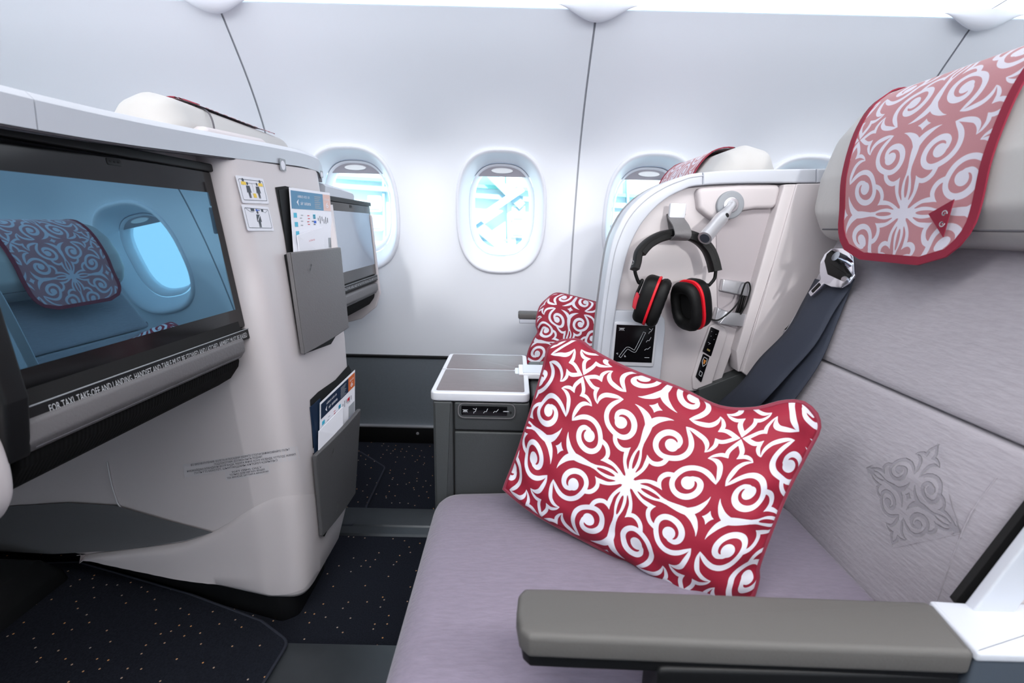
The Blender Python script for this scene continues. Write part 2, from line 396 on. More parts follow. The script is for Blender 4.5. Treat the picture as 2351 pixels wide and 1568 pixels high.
def strokes(name, fr, polys, wd, mt, parent, lift=.0006):
    """flat line work in a frame (o,u,v,n): list of polylines"""
    o, u, v, n = [Vector(q) for q in fr]; V = []; Fc = []
    for P in polys:
        P = [Vector(q) for q in P]
        for i in range(len(P)-1):
            d = P[i+1]-P[i]
            if d.length < 1e-9: continue
            e = d.normalized(); s = Vector((-e.y, e.x))*wd/2; a = P[i]-e*wd*.3; b = P[i+1]+e*wd*.3
            k = len(V)
            for q in (a-s, b-s, b+s, a+s): V.append(o+u*q.x+v*q.y+n*lift)
            Fc.append([k, k+1, k+2, k+3])
    return mk(name, V, Fc, mt, parent, smooth=False)
def flat(name, fr, poly, mt, parent, lift=.0004):
    o, u, v, n = [Vector(q) for q in fr]
    return mk(name, [o+u*p[0]+v*p[1]+n*lift for p in poly], [list(range(len(poly)))], mt, parent, smooth=False)
def disc(cx, cy, r, n=16, ry=None): return [(cx+r*math.cos(2*math.pi*k/n), cy+(ry or r)*math.sin(2*math.pi*k/n)) for k in range(n)]

# ================================================================== CABIN SHELL
PROF = [(1.755, .0), (1.755, .12), (1.755, .30), (1.755, .36), (1.752, .55), (1.742, .72), (1.728, .86), (1.706, 1.0), (1.668, 1.15), (1.60, 1.29), (1.50, 1.43), (1.465, 1.472)]
_c = crs(PROF, 12); _s = np.concatenate([[0], np.cumsum(np.hypot(np.diff(_c[:, 0]), np.diff(_c[:, 1])))])
def wp(x, s, out=0.0):
    y = np.interp(s, _s, _c[:, 0]); z = np.interp(s, _s, _c[:, 1])
    y2 = np.interp(s+.01, _s, _c[:, 0]); z2 = np.interp(s+.01, _s, _c[:, 1])
    y1 = np.interp(s-.01, _s, _c[:, 0]); z1 = np.interp(s-.01, _s, _c[:, 1])
    t = Vector((0, y2-y1, z2-z1)).normalized(); nn = Vector((0, t.z, -t.y))          # nn points outwards (+y)
    return Vector((x, y, z))+nn*out
def s_at(z): return float(np.interp(z, _c[:, 1], _s))
PITCH = .5334; X1 = -.050
WIN = [X1+PITCH*k for k in range(-3, 5)]
SW = s_at(.925); S0 = s_at(.365); S1 = float(_s[-1])
def sup(th, a, b, n=2.7):
    c, s_ = math.cos(th), math.sin(th)
    return (math.copysign(abs(c)**(2/n), c)*a, math.copysign(abs(s_)**(2/n), s_)*b)
HA, HB = .164, .222
wall = empty('wall_back', (0, 1.76, 0), kind='structure')
def wall_panel(xa, xb, wins):
    V = []; Fc = []
    def strip(xa, xb, sa, sb, nx, ns):
        k = len(V)
        for j in range(ns+1):
            for i in range(nx+1): V.append(wp(xa+(xb-xa)*i/nx, sa+(sb-sa)*j/ns))
        for j in range(ns):
            for i in range(nx): q = k+j*(nx+1)+i; Fc.append([q, q+1, q+nx+2, q+nx+1])
    sa, sb = SW-.30, SW+.30
    strip(xa, xb, S0, sa, 4, 8); strip(xa, xb, sb, S1, 4, 16)
    cw = (xb-xa)/len(wins); NA = 96
    for wi, xc in enumerate(wins):
        x0, x1 = xa+cw*wi, xa+cw*(wi+1); k = len(V); rings = 8
        for r_ in range(rings+1):
            t = r_/rings
            for q in range(NA):
                th = 2*math.pi*q/NA; hx, hy = sup(th, HA, HB)
                dx, dy = math.cos(th), math.sin(th)
                ex = (x1-xc) if dx > 0 else (xc-x0); ey = .30; f = min(ex/abs(dx) if abs(dx) > 1e-6 else 9, ey/abs(dy) if abs(dy) > 1e-6 else 9)
                bxp, byp = dx*f, dy*f
                V.append(wp(xc+hx*(1-t)+bxp*t, SW+hy*(1-t)+byp*t))
        for r_ in range(rings):
            for q in range(NA): a = k+r_*NA; Fc.append([a+q, a+(q+1) % NA, a+NA+(q+1) % NA, a+NA+q])
        # fill the four cell corners
        for sx, sy in ((1, 1), (-1, 1), (1, -1), (-1, -1)):
            cx_ = x1 if sx > 0 else x0; ex = abs(cx_-xc); c0 = len(V); V.append(wp(cx_, SW+sy*.30))
            th = math.atan2(sy*.30, sx*ex) % (2*math.pi); q0 = int(th/(2*math.pi)*NA) % NA
            Fc.append([k+rings*NA+q0, k+rings*NA+(q0+1) % NA, c0])
    o = mk('panel', V, Fc, M['wall'], wall, ang=80)
    return o
G = .003
edges = [X1-PITCH*1.5-2*PITCH, X1-PITCH*1.5, X1+PITCH*.5, X1+PITCH*2.5, X1+PITCH*4.5]
for i in range(4):
    xa, xb = edges[i]+G, edges[i+1]-G
    wall_panel(xa, xb, [x for x in WIN if xa < x < xb])
for xs in edges:
    V = []; Fc = []
    for j in range(41):
        s_ = S0+(S1-S0)*j/40
        for dx, o_ in ((-.003, .0), (-.0028, .005), (.0028, .005), (.003, .0)): V.append(wp(xs+dx, s_, o_))
    for j in range(40):
        for q in range(3): a = j*4+q; Fc.append([a, a+1, a+5, a+4])
    mk('panel_joint', V, Fc, M['line'], wall, ang=80)
# windows
def window(i, xc):
    wn = empty('window_%d' % (i+1), tuple(wp(xc, SW)), kind='structure')
    NA = 96
    prof = [(1.0, .000), (1.0, -.004), (.985, -.010), (.955, -.011), (.925, -.006), (.88, .008), (.84, .022), (.80, .036), (.765, .048), (.745, .055)]
    V = []; Fc = []
    for f, d in prof:
        for q in range(NA):
            th = 2*math.pi*q/NA; hx, hy = sup(th, HA*f+(1-f)*.0, HB*f)
            V.append(wp(xc+hx, SW+hy, d))
    n = len(prof)
    for r_ in range(n-1):
        for q in range(NA): a = r_*NA; Fc.append([a+q, a+(q+1) % NA, a+NA+(q+1) % NA, a+NA+q])
    mk('frame', V, Fc, M['reveal'], wn, ang=80)
    # inner bezel ring after a fine dark line
    for nm, pr, mt in (('gasket', [(.745, .055), (.735, .062)], M['line']),
                       ('inner_bezel', [(.735, .0555), (.70, .061), (.655, .080), (.63, .096)], M['reveal'])):
        V = []; Fc = []
        for f, d in pr:
            for q in range(NA):
                th = 2*math.pi*q/NA; hx, hy = sup(th, HA*f, HB*f*.985); V.append(wp(xc+hx, SW+hy, d))
        for r_ in range(len(pr)-1):
            for q in range(NA): a = r_*NA; Fc.append([a+q, a+(q+1) % NA, a+NA+(q+1) % NA, a+NA+q])
        mk(nm, V, Fc, mt, wn, ang=80)
    mk('pane', [wp(xc+sup(2*math.pi*q/48, HA*.66, HB*.66)[0], SW+sup(2*math.pi*q/48, HA*.66, HB*.66)[1], .085) for q in range(48)], [list(range(48))], M['glass'], wn, smooth=False)
    # raised blind: only its lower rail and finger grip show at the top
    pts = [(-.115, .118), (.115, .118), (.115, .17), (-.115, .17)]
    sh = mk('blind', [wp(xc+a, SW+b, c) for c in (.064, .069) for a, b in pts], [[0, 1, 2, 3], [7, 6, 5, 4], [0, 4, 5, 1], [1, 5, 6, 2], [2, 6, 7, 3], [3, 7, 4, 0]], M['blind'], wn, smooth=False)
    V = [wp(xc+.038*math.cos(t), SW+.138+.008*math.sin(t), .060) for t in [2*math.pi*k/24 for k in range(24)]]+[wp(xc+.040*math.cos(t), SW+.138+.0095*math.sin(t), .0645) for t in [2*math.pi*k/24 for k in range(24)]]
    mk('blind_grip', V, [list(range(24))]+[[k, (k+1) % 24, 24+(k+1) % 24, 24+k] for k in range(24)], M['ceil'], sh, ang=50)
M['blind'] = mat('blind_grey', (150, 148, 158), .5)
for i, xc in enumerate(WIN): window(i, xc)
# dado, its top rail, black skirting
dd = pad('baseboard_back', YZ(-4), [(1.735, .075), (1.80, .075), (1.80, .362), (1.742, .362)], 0, 8, 0, M['dado']); dd['kind'] = 'structure'
t = box('trim_1', -4, 1.736, .362, 4, 1.80, .370, M['black'], r=.001); t['kind'] = 'structure'
t = box('trim_2', -4, 1.722, .0, 4, 1.79, .070, M['black'], r=.002); t['kind'] = 'structure'
t = box('trim_3', -4, 1.718, .070, 4, 1.79, .077, M['steel'], r=.001); t['kind'] = 'structure'
for k in range(9):
    x = -1.4+.34*k; pad('screw', ((x, 1.722, .045), (1, 0, 0), (0, 0, 1), (0, -1, 0)), disc(0, 0, .006, 10), 0, .002, .0006, M['steel'], bpy.data.objects['trim_2'])
# floor
f = mk('floor', [(-4, -2.2, 0), (4, -2.2, 0), (4, 1.8, 0), (-4, 1.8, 0)], [[0, 1, 2, 3]], M['carpet'], smooth=False); f['kind'] = 'structure'
def trackcover(nm, y0, y1):
    pr = [(y0, 0), (y0+.004, .006), (y0+.03, .010), (y0+.034, .007), (y0+.038, .011), (y1-.035, .014), (y1-.006, .012), (y1, 0)]
    o = pad(nm, YZ(-4), pr, 0, 8, 0, M['track'], ang=12); o['kind'] = 'structure'
yt0 = bz(900, 1232, 0).y; yt1 = bz(900, 1172, 0).y
trackcover('trim_4', yt0, yt1)
yn1 = bz(800, 1484, 0).y; trackcover('trim_5', yn1-.22, yn1)
# ceiling: light cove above the sidewall, bin underside, aisle ceiling
cl = empty('ceiling', (0, 0, 1.5), kind='structure')
grid('light_diffuser', lambda a, b: Vector((-4+8*a, 1.464-.16*b, 1.474+.035*b)), 4, 2, M['glow'], cl)
grid('locker_underside', lambda a, b: Vector((-4+8*a, 1.30-.55*b, 1.509+.03*b)), 4, 2, M['ceil'], cl)
grid('locker_front', lambda a, b: Vector((-4+8*a, .75-.10*math.sin(b*1.4), 1.539+.50*b)), 4, 8, M['ceil'], cl)
grid('aisle_panel', lambda a, b: Vector((-4+8*a, .66-2.1*b, 2.04+.10*math.sin(math.pi*b))), 4, 12, M['ceil'], cl)
grid('far_locker', lambda a, b: Vector((-4+8*a, -1.44-.4*b, 2.04-.55*b)), 4, 4, M['ceil'], cl)
box('roof_light_block', -4.1, -2.3, 2.26, 4.1, 1.66, 2.32, M['ceil'], cl, r=.002)  # unseen slab added above the ceiling to keep the sun out of the cabin
box('roof_side_light_block', -4.1, 1.62, 1.49, 4.1, 1.66, 2.3, M['ceil'], cl, r=.002)  # unseen slab added to stop sky light entering above the sidewall
w2 = box('wall_front', -4, -2.2, 0, 4, -2.12, 2.05, M['wall'], r=.001); w2['kind'] = 'structure'
w3 = box('wall_left', -4.1, -2.2, 0, -4.0, 1.8, 2.2, M['wall'], r=.001); w3['kind'] = 'structure'
w4 = box('wall_right', 4.0, -2.2, 0, 4.1, 1.8, 2.2, M['wall'], r=.001); w4['kind'] = 'structure'
for xs in edges[1:4]:       # smooth teardrop covers over the panel joints, under the light strip
    V = []; n1, n2 = 28, 10
    def fair(a, b, xs=xs):
        x = xs+(a-.5)*.24; k = math.sin(math.pi*a)**1.8; ph = b*math.pi
        return Vector((x, 1.448-.035*math.cos(ph)*.8*k, 1.478-.042*math.sin(ph)*k))
    grid('joint_cover', fair, n1, n2, M['reveal'], cl)
    tube('joint_gap', [(xs+.006*k_, 1.43-.05*k_, 1.482+.012*k_) for k_ in range(4)], .0022, M['line'], cl)

# outside: pale terminal building seen through the windows
tb = empty('terminal_building', (0, 9, -3), 'pale glazed airport building seen overexposed through the cabin windows', 'building')
M['bldg'] = mat('facade_pale', (206, 222, 226), .7); M['bl2'] = mat('facade_green', (110, 176, 166), .6); M['bl3'] = mat('facade_bluegrey', (128, 158, 172), .6); M['bl4'] = mat('facade_window', (140, 158, 168), .6)
YB = 7.0
box('facade', -10, YB, -5, 4.2, YB+.3, 6, M['bldg'], tb)
def bpts(px, py): return by(px, py, YB-.1)
def beam(nm, a, b, wd, mt, dy=0):
    A, B = Vector(bpts(*a)), Vector(bpts(*b)); A.y -= dy; B.y -= dy; e = (B-A).normalized(); A2, B2 = A-e*.3, B+e*.3; s = Vector((0, 1, 0)).cross(e)*wd/2; d = Vector((0, .08, 0))
    V = [A2-s, B2-s, B2+s, A2+s, A2-s+d, B2-s+d, B2+s+d, A2+s+d]
    mk(nm, V, [[0, 1, 2, 3], [7, 6, 5, 4], [0, 4, 5, 1], [1, 5, 6, 2], [2, 6, 7, 3], [3, 7, 4, 0]], mt, tb, smooth=False)
def bwin(px, py, s=.105):
    c = bpts(px, py); fr = ((c.x, YB-.12, c.z), (1, 0, 0), (0, 0, 1), (0, -1, 0))
    f_ = pad('window_frame', fr, rp(rect(-s*.9, -s*1.05, s*.9, s*1.05), .02, 2), 0, .05, 0, M['bldg'], tb)
    pad('pane', fr, rect(-s*.66, -s*.72, s*.66, s*.72), .04, .07, 0, M['bl4'], f_)
slope = .05
beam('green_rail', (780, 407), (1560, 456), .05, M['bl2']); beam('blue_rail', (820, 430), (1560, 482), .07, M['bl3'], .05)
for x in (880, 1172, 1440): beam('mullion', (x, 380), (x+3, 560), .035 if x != 1172 else .12, M['bl3'] if x != 1172 else M['bl5'] if 'bl5' in M else M['bldg'], .02)
beam('brace', (1090, 510), (1160, 462), .09, M['bldg'], .2); beam('brace', (1095, 515), (1160, 570), .16, M['bl3'], .12); beam('brace', (1125, 400), (1165, 440), .12, M['bl3'], .12)
for x, y in ((863, 468), (866, 512), (1190, 490), (1189, 527), (1410, 505), (1408, 535)): bwin(x, y)
beam('ledge', (1090, 550), (1210, 553), .04, M['bl3']); beam('ledge', (1400, 468), (1500, 470), .04, M['bl3'])
apron = mk('apron', [(-30, 2.5, -3.2), (34, 2.5, -3.2), (34, 60, -3.2), (-30, 60, -3.2)], [[0, 1, 2, 3]], M['bldg'], smooth=False); tag(apron, 'pale concrete apron outside under the terminal building', 'apron', kind='structure')

# ================================================================== SEATS
def backx(z):          # x of the backrest's front surface at height z (world)
    return float(np.interp(z-H, [-.46, -.36, -.285, -.208, -.11, .0, .2], [.478, .481, .486, .515, .556, .597, .68]))
def make_seat(label, dx, y0, y1, ch0, ch1, hr, cdx=0, name='airline_seat'):
    t = empty(name, (dx+.2, (y0+y1)/2, 0), label, 'seat')
    fr = ((dx, 0, H), (1, 0, 0), (0, 0, 1), (0, 1, 0))
    cpoly = rp([(-.135, -.60), (-.128, -.452), (.05, -.443), (.30, -.446), (.485, -.458), (.485, -.60)], [.03, .05, .3, .3, .02, .02], 7)
    cu = pad('seat_cushion', ((dx+cdx, 0, H), (1, 0, 0), (0, 0, 1), (0, 1, 0)), cpoly, ch0, ch1, .045, M['cush'], t, seg=6)
    def bseg(za, zb, n=8, back=.10):
        zs = [za+(zb-za)*k/n for k in range(n+1)]
        P = [(backx(z+H), z) for z in zs]+[(backx(zb+H)+back, zb), (backx(za+H)+back, za)]
        return P
    for nm, za, zb in (('back_cushion', -.47, -.2085), ('back_cushion', -.2065, .02)):
        P = bseg(za, zb); k = len(P); P = rp(P, [.012]+[0]*(k-4)+[.012, .01, .01], 4)
        pad(nm, fr, P, y0, y1, .022, M['seat'], t, seg=5)
    # stitched seam line near the aisle edge of the back
    ys = y0+.035
    tube('stitch_line', [(dx+backx(z+H)-.0004, ys, z+H) for z in [-.44+.02*k for k in range(11)]], .0008, M['seat'], t)
    # headrest
    hp = [(.600, -.030), (.560, -.022), (.538, .02), (.540, .08), (.560, .15), (.592, .193), (.635, .210), (.69, .196), (.712, .15), (.70, .05), (.675, -.02)]
    h = pad('headrest', (Vector((dx+hr[2], 0, H+hr[3])), (1, 0, 0), (0, 0, 1), (0, 1, 0)), rp(hp, .03, 5), hr[0], hr[1], .06, M['head'], t, seg=9, ang=70, shrink=.11)
    tube('headrest_seam', [(dx+hr[2]+x, y, H+hr[3]+z) for x, y, z in [(.545, hr[0]+.06, -.006), (.541, (hr[0]+hr[1])/2, -.006), (.545, hr[1]-.06, -.006)]], .0014, M['seamd'], t, sub=6)
    # shell behind the back
    P = [(backx(z+H)+.075, z) for z in (-.60, -.3, -.1, .02, .12)]+[(backx(.12+H)+.15, .12), (.64, -.86), (.56, -.86)]
    pad('seat_back_shell', fr, rp(P, .015, 3), y0-.015, y1+.015, .012, M['cream'], t)
    pad('seat_base', fr, rp([(-.05, -.88), (.5, -.88), (.48, -.58), (-.09, -.58)], .02, 3), ch0+.05, ch1-.05, .01, M['hous'], t)
    return t
A0, A1 = .388, .872
seat = make_seat('nearest grey fabric airline seat with taupe aisle armrest in the right foreground', 0, A0, A1, .335, .728, (.33, .892, 0, .013))
# ---- aisle armrest and white side shell of the near seat
za = H-.348
AP = [bz(px, py, za) for px, py in ((1186, 1400), (1190, 1362), (1203, 1347), (1260, 1347), (2122, 1377), (2150, 1390), (2243, 1500), (1700, 1480), (1300, 1464), (1215, 1460), (1193, 1440))]
AP = [(p.x, p.y) for p in AP]
arm = pad('armrest', XY(), rp(AP, .006, 3), za-.026, za, .006, M['pad'], seat, seg=4)
arm['label'] = 'taupe padded aisle armrest'
LP = inset(AP, .004); pad('armrest_underside', XY(), rp(LP, .004, 2), za-.040, za-.022, .004, M['hous'], arm)
yf = min(p[1] for p in AP)
xs0 = by(1510, 1540, yf+.004).x; xs1 = AP[6][0]
pad('armrest_support', XZ(), rp([(xs0, za-.03), (xs1, za-.03), (xs1-.01, 0.16), (xs0+.01, .16)], .008, 3), yf+.004, yf+.045, .004, M['hous'], arm)
# white rear corner piece of the armrest and the sloping side rail of the shell
zc = za+.002
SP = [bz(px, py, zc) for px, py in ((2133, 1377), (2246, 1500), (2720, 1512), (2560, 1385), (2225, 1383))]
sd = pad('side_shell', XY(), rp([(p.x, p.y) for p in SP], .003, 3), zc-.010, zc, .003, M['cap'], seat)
M['sideshade'] = mat('side_shell_shade', (70, 78, 88), .4); pad('side_shell_lower', XY(), rp(inset([(p.x, p.y) for p in SP], .0015), .003, 3), .10, zc-.009, .002, M['sideshade'], sd); sd['label'] = 'white aisle side shell'  # shade on the white shell's aisle face put into a dark blue-grey colour
fr = XZ(); yy = .366
q0, q1, q2, q3 = [by(*p, yy) for p in ((2205, 1392), (2351, 1206), (2351, 1300), (2285, 1418))]
e = (q1-q0).normalized(); e2 = (q1-q0).normalized()*.75+(q2-q3).normalized()*.25
q1 = q1+e*.34; q2 = q3+e2*(q1-q0).length; q3b = q3+Vector((0, 0, -.02))
pad('side_rail', fr, rp([(q0.x, q0.z-.02), (q3b.x, q3b.z), (q2.x, q2.z), (q1.x, q1.z)], .004, 3), yy-.006, yy+.004, .002, M['cap'], sd)
gp = [by(*p, .3845) for p in ((2184, 1374), (2351, 1158), (2351, 1240), (2205, 1400))]
gd = (gp[1]-gp[0]).normalized()*.3
pad('side_gap', fr, [(gp[0].x, gp[0].z), (gp[3].x, gp[3].z), (gp[2].x+gd.x, gp[2].z+gd.z), (gp[1].x+gd.x, gp[1].z+gd.z)], .380, .3865, 0, M['blackgap'], sd)
tube('rail_groove_line', [q3+Vector((.004, 0, .004)), q2+Vector((.004, 0, 0))], .0022, M['blackgap'], sd)  # dark groove between the rail and the side panel
pad('side_panel', fr, rp([(q3.x-.01, q3.z-.01), (q3.x+.3, q3.z-.02), (q2.x+.25, q2.z), (q2.x, q2.z)], .004, 3), yy+.006, yy+.014, .002, M['cream'], sd)
# ---- ornament embossed on the lower back
ew = .098
M['emboss'] = mat('embossed_fabric', (150, 146, 154), .95)
def embimg():
    n = 256; a = np.zeros((n, n)); y, x = np.mgrid[0:n, 0:n]; u = (x+.5)/n*1.2-.6; v = (y+.5)/n*1.2-.6
    ix = (((u+.5)+.5) % 1*512).astype(int) % 512; iy = ((v+.5) % 1*512).astype(int) % 512
    a = PAT[iy, ix]; msk = (np.abs(u)+np.abs(v)*1.02 < .52)
    return to_image('ornament_emblem', a*msk)
EI = embimg()
def embmat():
    mt = mat('embossed_ornament', (163, 158, 166), .9, sheen=.3, bump=(210, .5, (1, .28, 1)), var=.05); N = mt.node_tree.nodes; L = mt.node_tree.links; b = N['Principled BSDF']
    uv = N.new('ShaderNodeUVMap'); t_ = N.new('ShaderNodeTexImage'); t_.image = EI; L.new(uv.outputs[0], t_.inputs[0])
    src = b.inputs['Base Color'].links[0].from_socket; mx = N.new('ShaderNodeMix'); mx.data_type = 'RGBA'; mx.inputs['B'].default_value = lin((146, 142, 150))
    L.new(src, mx.inputs['A']); L.new(t_.outputs['Color'], mx.inputs['Factor']); L.new(mx.outputs['Result'], b.inputs['Base Color'])
    old = b.inputs['Normal'].links[0].from_socket; bp = N.new('ShaderNodeBump'); bp.inputs['Distance'].default_value = .0016; bp.inputs['Strength'].default_value = .8; bp.invert = True
    L.new(t_.outputs['Color'], bp.inputs['Height']); L.new(old, bp.inputs['Normal']); L.new(bp.outputs[0], b.inputs['Normal']); return mt
def onback(px, py, off=0.0, it=30):
    p = bx(px, py, .5)
    for _ in range(it): p = bx(px, py, backx(p.z)-off)
    return p
ec = onback(2085, 1140)
def embf(a, b):
    y = ec.y+(.5-a)*2*.078; z = ec.z+(b-.5)*2*.084
    return Vector((backx(z)-.0003, y, z))
def dia(a, b): p, q = a-.5, b-.5; return (.5+(p+q)*.44, .5+(q-p)*.44)
grid('embossed_ornament', lambda a, b: embf(*dia(a, b)), 14, 14, embmat(), seat, dia)
# ---- seat belt: two straps and the chrome tongue
def strap(nm, edgeL, edgeR, off, parent):
    PL = [onback(px, py, off(i/(len(edgeL)-1))) for i, (px, py) in enumerate(edgeL)]
    PR = [onback(px, py, off(i/(len(edgeL)-1))-.002) for i, (px, py) in enumerate(edgeR)]
    cL = crs([tuple(p) for p in PL], 6); cR = crs([tuple(p) for p in PR], 6); n = len(cL)-1
    def f_(a, b):
        i = min(n, int(round(b*n))); return Vector(cL[i])*(1-a)+Vector(cR[i])*a+Vector((-.003*math.sin(a*math.pi), 0, 0))
    return grid(nm, f_, 6, n, M['belt'], parent, thick=.0016)
belt = empty('seat_belt', tuple(onback(1700, 930, .02)), 'dark shoulder seat belt with chrome tongue hanging on the near seat back', 'seat belt')
strap('belt_strap', [(1872, 640), (1845, 690), (1805, 760), (1745, 822), (1700, 880), (1640, 935), (1600, 980)],
      [(1952, 660), (1915, 715), (1872, 790), (1815, 855), (1760, 915), (1710, 965), (1680, 1000)], lambda t: .016+.03*t, belt)
strap('belt_strap', [(1905, 650), (1880, 740), (1835, 815), (1790, 870), (1745, 930), (1700, 980)],
      [(1962, 640), (1922, 740), (1893, 812), (1862, 865), (1808, 940), (1780, 990)], lambda t: .009+.012*t, belt)
# tongue plate in its own frame
k0 = onback(1955, 585, .028); k1 = onback(1862, 678, .03); ax = (k0-k1); Lk = ax.length; v_ = ax.normalized()
kr = onback(1968, 615, .026); kl = onback(1868, 600, .03); u_ = (kr-kl); u_ = (u_-v_*u_.dot(v_)).normalized(); n_ = u_.cross(v_)
if n_.x > 0: n_ = -n_
W2 = (kr-kl).length*.47
fb = (k1, u_, v_, n_)
prof = [(-.14, 0), (.14, 0), (.15, .34), (.50, .40), (.88, .52), (.98, .68), (.9, .84), (.45, .96), (.2, 1.02), (-.2, 1.02), (-.5, .98), (-.92, .84), (-1, .68), (-.85, .52), (-.5, .40), (-.15, .34)]
prof = [(a*W2, b*Lk) for a, b in prof]
tg = pad('belt_tongue', fb, rp(prof, .003, 3), 0, .0035, .0012, M['chrome'], belt); tg['label'] = 'chrome belt tongue'
pad('slot', fb, rp([(-.07*W2, .07*Lk), (.07*W2, .07*Lk), (.08*W2, .28*Lk), (-.08*W2, .28*Lk)], .001, 2), .003, .0042, .0002, M['black'], tg)
pad('webbing_roll', fb, rp([(-.80*W2, .72*Lk), (-.62*W2, .60*Lk), (0, .50*Lk), (.62*W2, .60*Lk), (.82*W2, .66*Lk), (.80*W2, .80*Lk), (-.76*W2, .84*Lk)], .003, 3), .002, .009, .004, M['black'], tg)
tube('roller_pin', [k1+u_*W2*.70+v_*.70*Lk+n_*.003, k1+u_*W2*.86+v_*.68*Lk+n_*.010], .004, M['steel'], tg)
tube('anchor_post', [k0-v_*.012+n_*.001, k0-v_*.012+n_*.02], .008, M['chrome'], belt, seg=16)

# ---- window seat of the same row and the seat ahead
seatw = make_seat('grey window seat behind the cream divider, only its headrest top shows', -.07, 1.06, 1.60, 1.04, 1.60, (1.10, 1.60, -.03, -.012), cdx=.10)
seata = make_seat('cream backed seat in the row ahead rising behind the white shell top', -1.40, 1.0, 1.56, .98, 1.58, (.985, 1.545, 0, .045))
# moulded insert on the back of the headrest ahead
I0 = [bx(px, py, -.672) for px, py in ((434, 345), (440, 310), (470, 290), (600, 318), (622, 340), (632, 375), (434, 375))]
pad('headrest_insert', YZ(), rp([(p.y, p.z) for p in I0], .014, 4), -.70, -.664, .012, M['cream'], seata)
tube('headrest_piping', [(-1.40+x, y, H+.045+z) for x, y, z in [(.716, 1.075, .02), (.722, 1.10, .13), (.705, 1.12, .185), (.66, 1.15, .207)]], .002, M['seamd'], seata, sub=6)

# ================================================================== HEADREST COVERS
def cover(label, dx, dz, yc, hw, drop, rot=0, mtl='cover', back=.06, ph=(0, 0), taper=0):
    t = empty('headrest_cover', (dx+.54, yc, H+dz+.1), label, 'headrest cover')
    path = crs(([(.712+.004, .15-back), (.716, .17)] if back > 0 else [])+[(.69, .201), (.635, .2145), (.588, .198), (.556, .152), (.536, .08), (.533, .02), (.528, -.03), (.527, -drop)], 8)
    L_ = np.concatenate([[0], np.cumsum(np.hypot(np.diff(path[:, 0]), np.diff(path[:, 1])))]); LT = L_[-1]
    def fn(a, b, off=.0012, grow=0):
        s = b*LT; u = (a-.5)*2
        # rounded lower corners: narrow the strip near the end
        d = (LT+grow)-s*(1+grow/LT); k = 1.0; R = .055
        if d < R: k = 1-(1-math.sqrt(max(0, 1-((R-d)/R)**2)))*R/hw*1.0
        y = yc+u*(hw+grow)*k*(1+taper*(1-s/LT))+rot*(s-LT*.4)
        x = np.interp(s, L_, path[:, 0]); z = np.interp(s, L_, path[:, 1])
        sag = .006*math.sin(u*2.3+s*20)*(s/LT)**3
        return Vector((dx+x-off-sag*.4, y, H+dz+z+(off if s < LT*.45 else 0)))
    def uvf(a, b):
        s = b*LT; return (((a-.5)*2*hw*(1+taper*(1-s/LT)))/.235+ph[0], (LT-s)/.235+ph[1])
    c = grid('cloth', lambda a, b: fn(a, b), 40, 70, M[mtl], t, uvf, thick=.0012, ang=80)
    # hem: ribbon round the sides and bottom
    pts = [fn(0, b/40, .0022) for b in range(0, 40)]+[fn(a/14, 1.0, .0022) for a in range(0, 15)]+[fn(1, b/40, .0022) for b in range(39, -1, -1)]
    cen = fn(.5, .75)
    sv = []
    for i, p in enumerate(pts):
        q = pts[max(0, i-1)]; r_ = pts[min(len(pts)-1, i+1)]; tt = (r_-q).normalized(); nrm = Vector((-1, 0, .15)) if i > 3 else Vector((-1, 0, .6))
        s_ = tt.cross(nrm).normalized(); sv.append(s_*.0055)
    sweep('hem', pts, [(-1, -.0011), (1, -.0011), (1, .0011), (-1, .0011)], sv, M['crimcover'], t)
    return t
cv = cover('large pink and white ornamented cover with crimson hem on the near headrest', 0, .013, .697, .107, .045, rot=-.16, ph=(.55, .24), taper=.32)
# corner tag in crimson with a small white curl
p0 = bx(2160, 502, .5205); fr = (p0, (0, -1, 0), (0, 0, 1), (-1, 0, 0))
tgp = pad('corner_tag', fr, [(-.018, .006), (.010, -.022), (.012, .022)], 0, .001, 0, M['crimcover'], cv)
strokes('curl_mark', (p0+Vector((-.0012, 0, 0)), (0, -1, 0), (0, 0, 1), (-1, 0, 0)), [[(.004+.004*math.cos(t)*(1-t/9), .006+.004*math.sin(t)*(1-t/9)) for t in [k*.6 for k in range(12)]], [(.004+.004*math.cos(-t)*(1-t/9), -.006+.004*math.sin(-t)*(1-t/9)) for t in [k*.6 for k in range(12)]]], .0014, M['white'], tgp, lift=0)
cover('small ornamented cover on the window seat headrest behind the divider', -.10, -.012, 1.375, .14, .07, ph=(.5, .12))
cover('ornamented cover seen edge on atop the headrest in the row ahead', -1.40, .045, 1.275, .165, .07, ph=(.5, .12), back=-.035)

